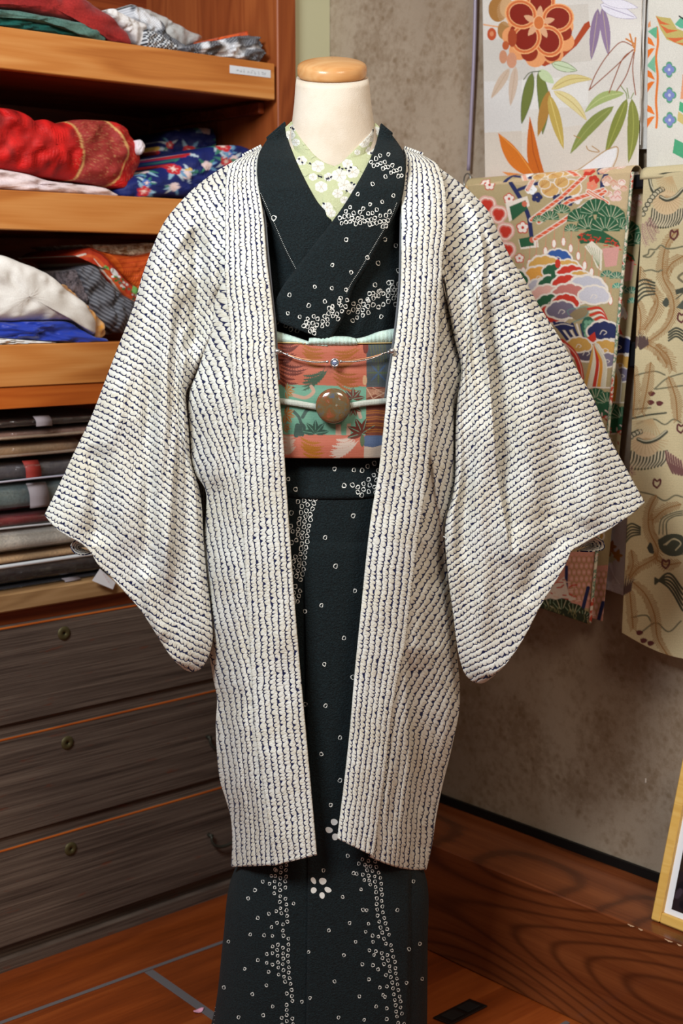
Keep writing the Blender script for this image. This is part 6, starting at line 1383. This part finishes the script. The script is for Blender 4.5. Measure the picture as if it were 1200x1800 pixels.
# 5. cream sash woven with cranes and long feathers
cv = Canvas(1080, 290, 1300, 1200, 1.6, (206, 190, 150)); GY = (66, 68, 54); TN = (152, 110, 62); MA = (96, 44, 44)
cv.a = cv.a*(1+.02*np.sin(cv.yy*1.3)[..., None])
def crane(T0, s_=1):
    cv.T = T0
    for k_ in range(13):                                    # fanned flight feathers
        x = 490+k_*24; y = 480+20*sin(k_/12*pi); cv.line([(x+20, y-20), (x+8, y+70), (x-26, y+130+10*sin(k_/3))], 3.2, GY, smooth=True); cv.line([(x+30, y-20), (x+18, y+70), (x-14, y+125)], 2.4, (214, 198, 166), smooth=True)
    cv.ell(640, 400, 24, 22, (214, 186, 146)); 
    for k_ in range(14): a = .2+k_*.2; cv.line([(640, 340), (640+cos(a)*170, 340+sin(a)*150)], 1.1, (190, 158, 116))
    cv.line([(585, 350), (640, 378), (720, 350), (790, 280)], 6.5, GY, smooth=True); cv.line([(585, 346), (640, 368), (720, 340), (790, 270)], 2, (200, 190, 160), smooth=True)
    cv.line([(480, 150), (495, 240), (520, 300), (590, 270)], 6, GY, smooth=True); cv.line([(484, 150), (499, 240), (524, 292)], 2, (206, 196, 168), smooth=True)
    for k_ in range(9): t = k_/8; cv.ell(600-t*180, 280+t*t*170+t*60, 5.2, 4.8, GY); cv.ell(600-t*180, 280+t*t*170+t*60, 3.4, 3, (200, 188, 158))
    for k_ in range(12): a = 1.2+k_*.16; cv.line([(690, 160), (690+cos(a)*150, 160+sin(a)*150)], 1.6, (196, 166, 122))
    cv.line([(535, 155), (660, 120), (790, 100)], 3, GY, smooth=True)
    cv.feather([(480, 545), (500, 600), (545, 680)], 9, (150, 104, 104), 1, 3.4, 1.4); cv.feather([(450, 580), (470, 660), (520, 750)], 9, (160, 120, 116), 1, 3.4, 1.4); cv.feather([(420, 600), (420, 700), (455, 790)], 8, (170, 130, 124), 1, 3.4, 1.4)
def sprays(T0):
    cv.T = T0
    for P in ([(750, 650), (650, 770), (610, 920), (610, 1100), (690, 1260), (710, 1400), (640, 1560), (470, 1700)], [(794, 900), (680, 980), (640, 1060)], [(450, 1110), (500, 1200), (560, 1300), (540, 1420), (440, 1580)], [(400, 1000), (390, 1130)], [(360, 1300), (400, 1450), (390, 1620)], [(420, 1700), (560, 1780), (640, 1900)]):
        cv.feather(P, 14, TN, 1.25, 3.2, 2.2)
    for x, y in ((710, 700), (780, 1470)):
        cv.line([(x, y+50), (x-34, y+20), (x-20, y-40), (x, y-20), (x+30, y-36), (x+32, y+5), (x, y+50)], 3, MA, smooth=True)
    for P in ([(425, 900), (470, 880), (480, 840), (540, 840), (590, 800), (640, 830), (700, 830), (794, 810)], [(430, 1040), (500, 1030), (560, 1045), (600, 1030)], [(425, 905), (480, 910), (530, 860)]): cv.line(P, 2.6, (112, 108, 84), smooth=True)
    for k_ in range(5): cv.line([(360, 1150+k_*48), (430, 1120+k_*38), (530, 1150+k_*26)], 3.2, GY, smooth=True)
    for k_ in range(4): cv.line([(660, 1610+k_*26), (730, 1570+k_*26), (800, 1600+k_*30)], 3.2, GY, smooth=True)
    cv.poly([(600, 1330), (640, 1285), (665, 1330), (650, 1370), (620, 1370)], (70, 74, 62), smooth=True); cv.poly([(720, 1215), (800, 1190), (800, 1240), (730, 1260)], (70, 74, 62)); cv.line([(730, 1300), (800, 1240)], 2, GY); cv.poly([(730, 1380), (800, 1300), (800, 1400)], (84, 88, 76)); cv.line([(790, 1060), (750, 1100), (790, 1140)], 4, (120, 110, 84), smooth=True)
    for k_ in range(5): cv.line([(400+k_*15, 1760-k_*10), (390+k_*18, 1680), (380+k_*20, 1590+k_*14)], 5.5, (84, 62, 58), smooth=True, taper=True)
T5 = T((1050, 280), 5.293); crane(T5); sprays(T5)
cv.T = T((1050, 600), 3.213)
for P in ([(190, 200), (260, 180), (330, 170), (380, 190)], [(320, 270), (390, 210), (480, 180)], [(330, 270), (480, 250)], [(220, 465), (320, 440), (380, 470), (430, 440), (470, 460)], [(240, 850), (320, 870), (380, 900), (440, 870), (480, 880)], [(200, 385), (300, 375)], [(250, 1640), (330, 1590), (400, 1640), (470, 1580)], [(190, 1560), (280, 1550), (300, 1580)]): cv.line(P, 2.6, (112, 108, 84), smooth=True)
for x, y in ((300, 295), (295, 345), (345, 350), (232, 1645), (255, 1690), (295, 1705)): cv.poly([(x-16, y-8), (x+6, y-14), (x+26, y-2), (x+10, y+14), (x-8, y+12)], MA, smooth=True)
off = T((1050+(0), 600+(0)), 3.213)
crane(lambda x, y: (1096+(x-480)*.24, 735+(y-150)*.185)); cv.T = T((1050, 600), 3.213)
for k_ in range(7): cv.line([(385+k_*14, 620+k_*9), (395+k_*14, 680+k_*7), (425+k_*16, 745+k_*4)], 3.4, (116, 76, 72), smooth=True); cv.line([(391+k_*14, 620+k_*9), (401+k_*14, 680+k_*7)], 1.3, (206, 176, 150), smooth=True)
for P in ([(330, 870), (290, 960), (290, 1060), (340, 1200), (220, 1290), (180, 1340)], [(470, 920), (380, 950), (310, 1010)], [(190, 1180), (200, 1260), (180, 1320)], [(200, 1360), (270, 1430), (320, 1540), (340, 1680), (400, 1780)], [(180, 1400), (190, 1500), (200, 1620)], [(470, 1250), (380, 1260), (330, 1230)], [(400, 200), (440, 320), (450, 440)], [(300, 120), (280, 260), (250, 400)], [(200, 130), (210, 260), (200, 420)], [(330, 20), (400, 90), (420, 160)]): cv.feather(P, 13, TN, 1.25, 3.2, 2.2)
for x, y in ((335, 800), (385, 1255), (470, 490)): cv.line([(x, y+28), (x-20, y+10), (x-14, y-22), (x, y-10), (x+18, y-20), (x+18, y+4), (x, y+28)], 3, MA, smooth=True)
for k_ in range(5): cv.line([(148, 1060+k_*22), (190, 1030+k_*18), (240, 1050+k_*10)], 3, GY, smooth=True)
for k_ in range(5): cv.line([(325, 1360-k_*8+10), (400, 1310+k_*20), (480, 1400+k_*30)], 3.6, GY, smooth=True)
for q in (40, 62, 84): cv.line([(430-q, 1090), (420-q*.7, 1030-q*.3), (430, 1010-q*.5), (480, 1000-q*.5)], 2, (96, 96, 76), smooth=True); cv.line([(350, 1130), (400-q*.2, 1090+q*.6), (440, 1150+q*.4), (480, 1120+q)], 2, (96, 96, 76), smooth=True)
cv.poly([(340, 1120), (400, 1090), (480, 1100), (480, 1200), (400, 1210), (350, 1170)], (70, 74, 60), smooth=True)
for q in (14, 26): cv.line([(400-q, 1150), (430, 1110+q*.3), (470, 1140), (440, 1180)], 1.8, (200, 188, 150), smooth=True)
cv.poly([(278, 1165), (298, 1135), (312, 1160), (315, 1200), (295, 1195)], (60, 62, 54), smooth=True)
for k_ in range(5): cv.line([(142+k_*10, 1430-k_*6), (145+k_*14, 1350), (140+k_*20, 1290+k_*14)], 5, (84, 62, 58), smooth=True, taper=True)
for k_ in range(4): cv.line([(190+k_*22, 40-k_*8), (200+k_*20, -20)], 6, (84, 62, 58), taper=True)
crn = thing('crane_sash', 'cream brocade sash with grey cranes and tan feathers hanging at the far right', 'sash', RP(.6, .05, 1.37))
o_, Vc = hang('front_layer', [(1131, 306), (1262, 296), (1250, 1162), (1092, 1112)], 1.05, cv, BRO, w=.0573, par=crn, wave=(.003, .8, 2), botcurve=14)
m = MB(); tt = np.linspace(0, 1, 20)[:, None]; a = np.linspace(-.2, pi+.1, 14)[None]; uL, zL = ruz(1130, 308, .05); uRr, zRr = ruz(1262, 298, .05)
V = WR+(uL+(uRr-uL)*tt)[..., None]*dR+(.042+.0155*np.cos(a)+0*tt)[..., None]*nR+(zL+(zRr-zL)*tt+.0155*np.sin(a)-.004)[..., None]*Z
shell(m, V, thick=.0012, col=np.ones(V.shape)*np.array(S(206, 190, 150)[:3])); m.build('fold_over_bar', BRO, crn)
hang('back_layer', [(1134, 330), (1255, 330), (1244, 1120), (1110, 1080)], .3, Canvas(0, 0, 10, 10, 1, (150, 134, 100)), BRO, w=.0095, par=crn, wave=(.001, 1, 0))

# 6. hanging cord with a wire ring
st = thing('hanging_strap', 'thin mauve strap with a wire ring hanging at the left of the plum blossom sash', 'strap', RP(.08, .01, 1.5))
m = MB(); P = [RP(*[ruz(x, y, .012)[0], .012, ruz(x, y, .012)[1]]) for x, y in resamp([(836, -40), (834, 60), (831, 140), (827, 220), (823, 300)], 30)]; m.tube(P, .0034, 8); m.build('strap', M('mauve_vinyl', .35, .5, S(140, 128, 146)).m, st)
m = MB(); u_, z_ = ruz(821, 318, .012); m.tube([RP(u_+.0085*cos(a), .012, z_+.013*sin(a)) for a in np.arange(30)/30*2*pi], .0012, 8, closed=True); m.build('ring', M('ring_steel', .3, .5, S(130, 132, 128), Metallic=.8).m, st)
u_, z_ = ruz(1134.5, 1, .0)
m = MB(); u_, z_ = ruz(1135, 1372, 0); m.bev(RP(u_-.0015, .0005, z_-.004), dR*.003, nR*.0008, Z*.008, .0003)
tag(m.build('wall_scrap', flat('scrap_paper', S(214, 200, 186), .8), smooth=False), 'tiny scrap of pale tape stuck on the wallpaper left of the picture frame', 'tape')
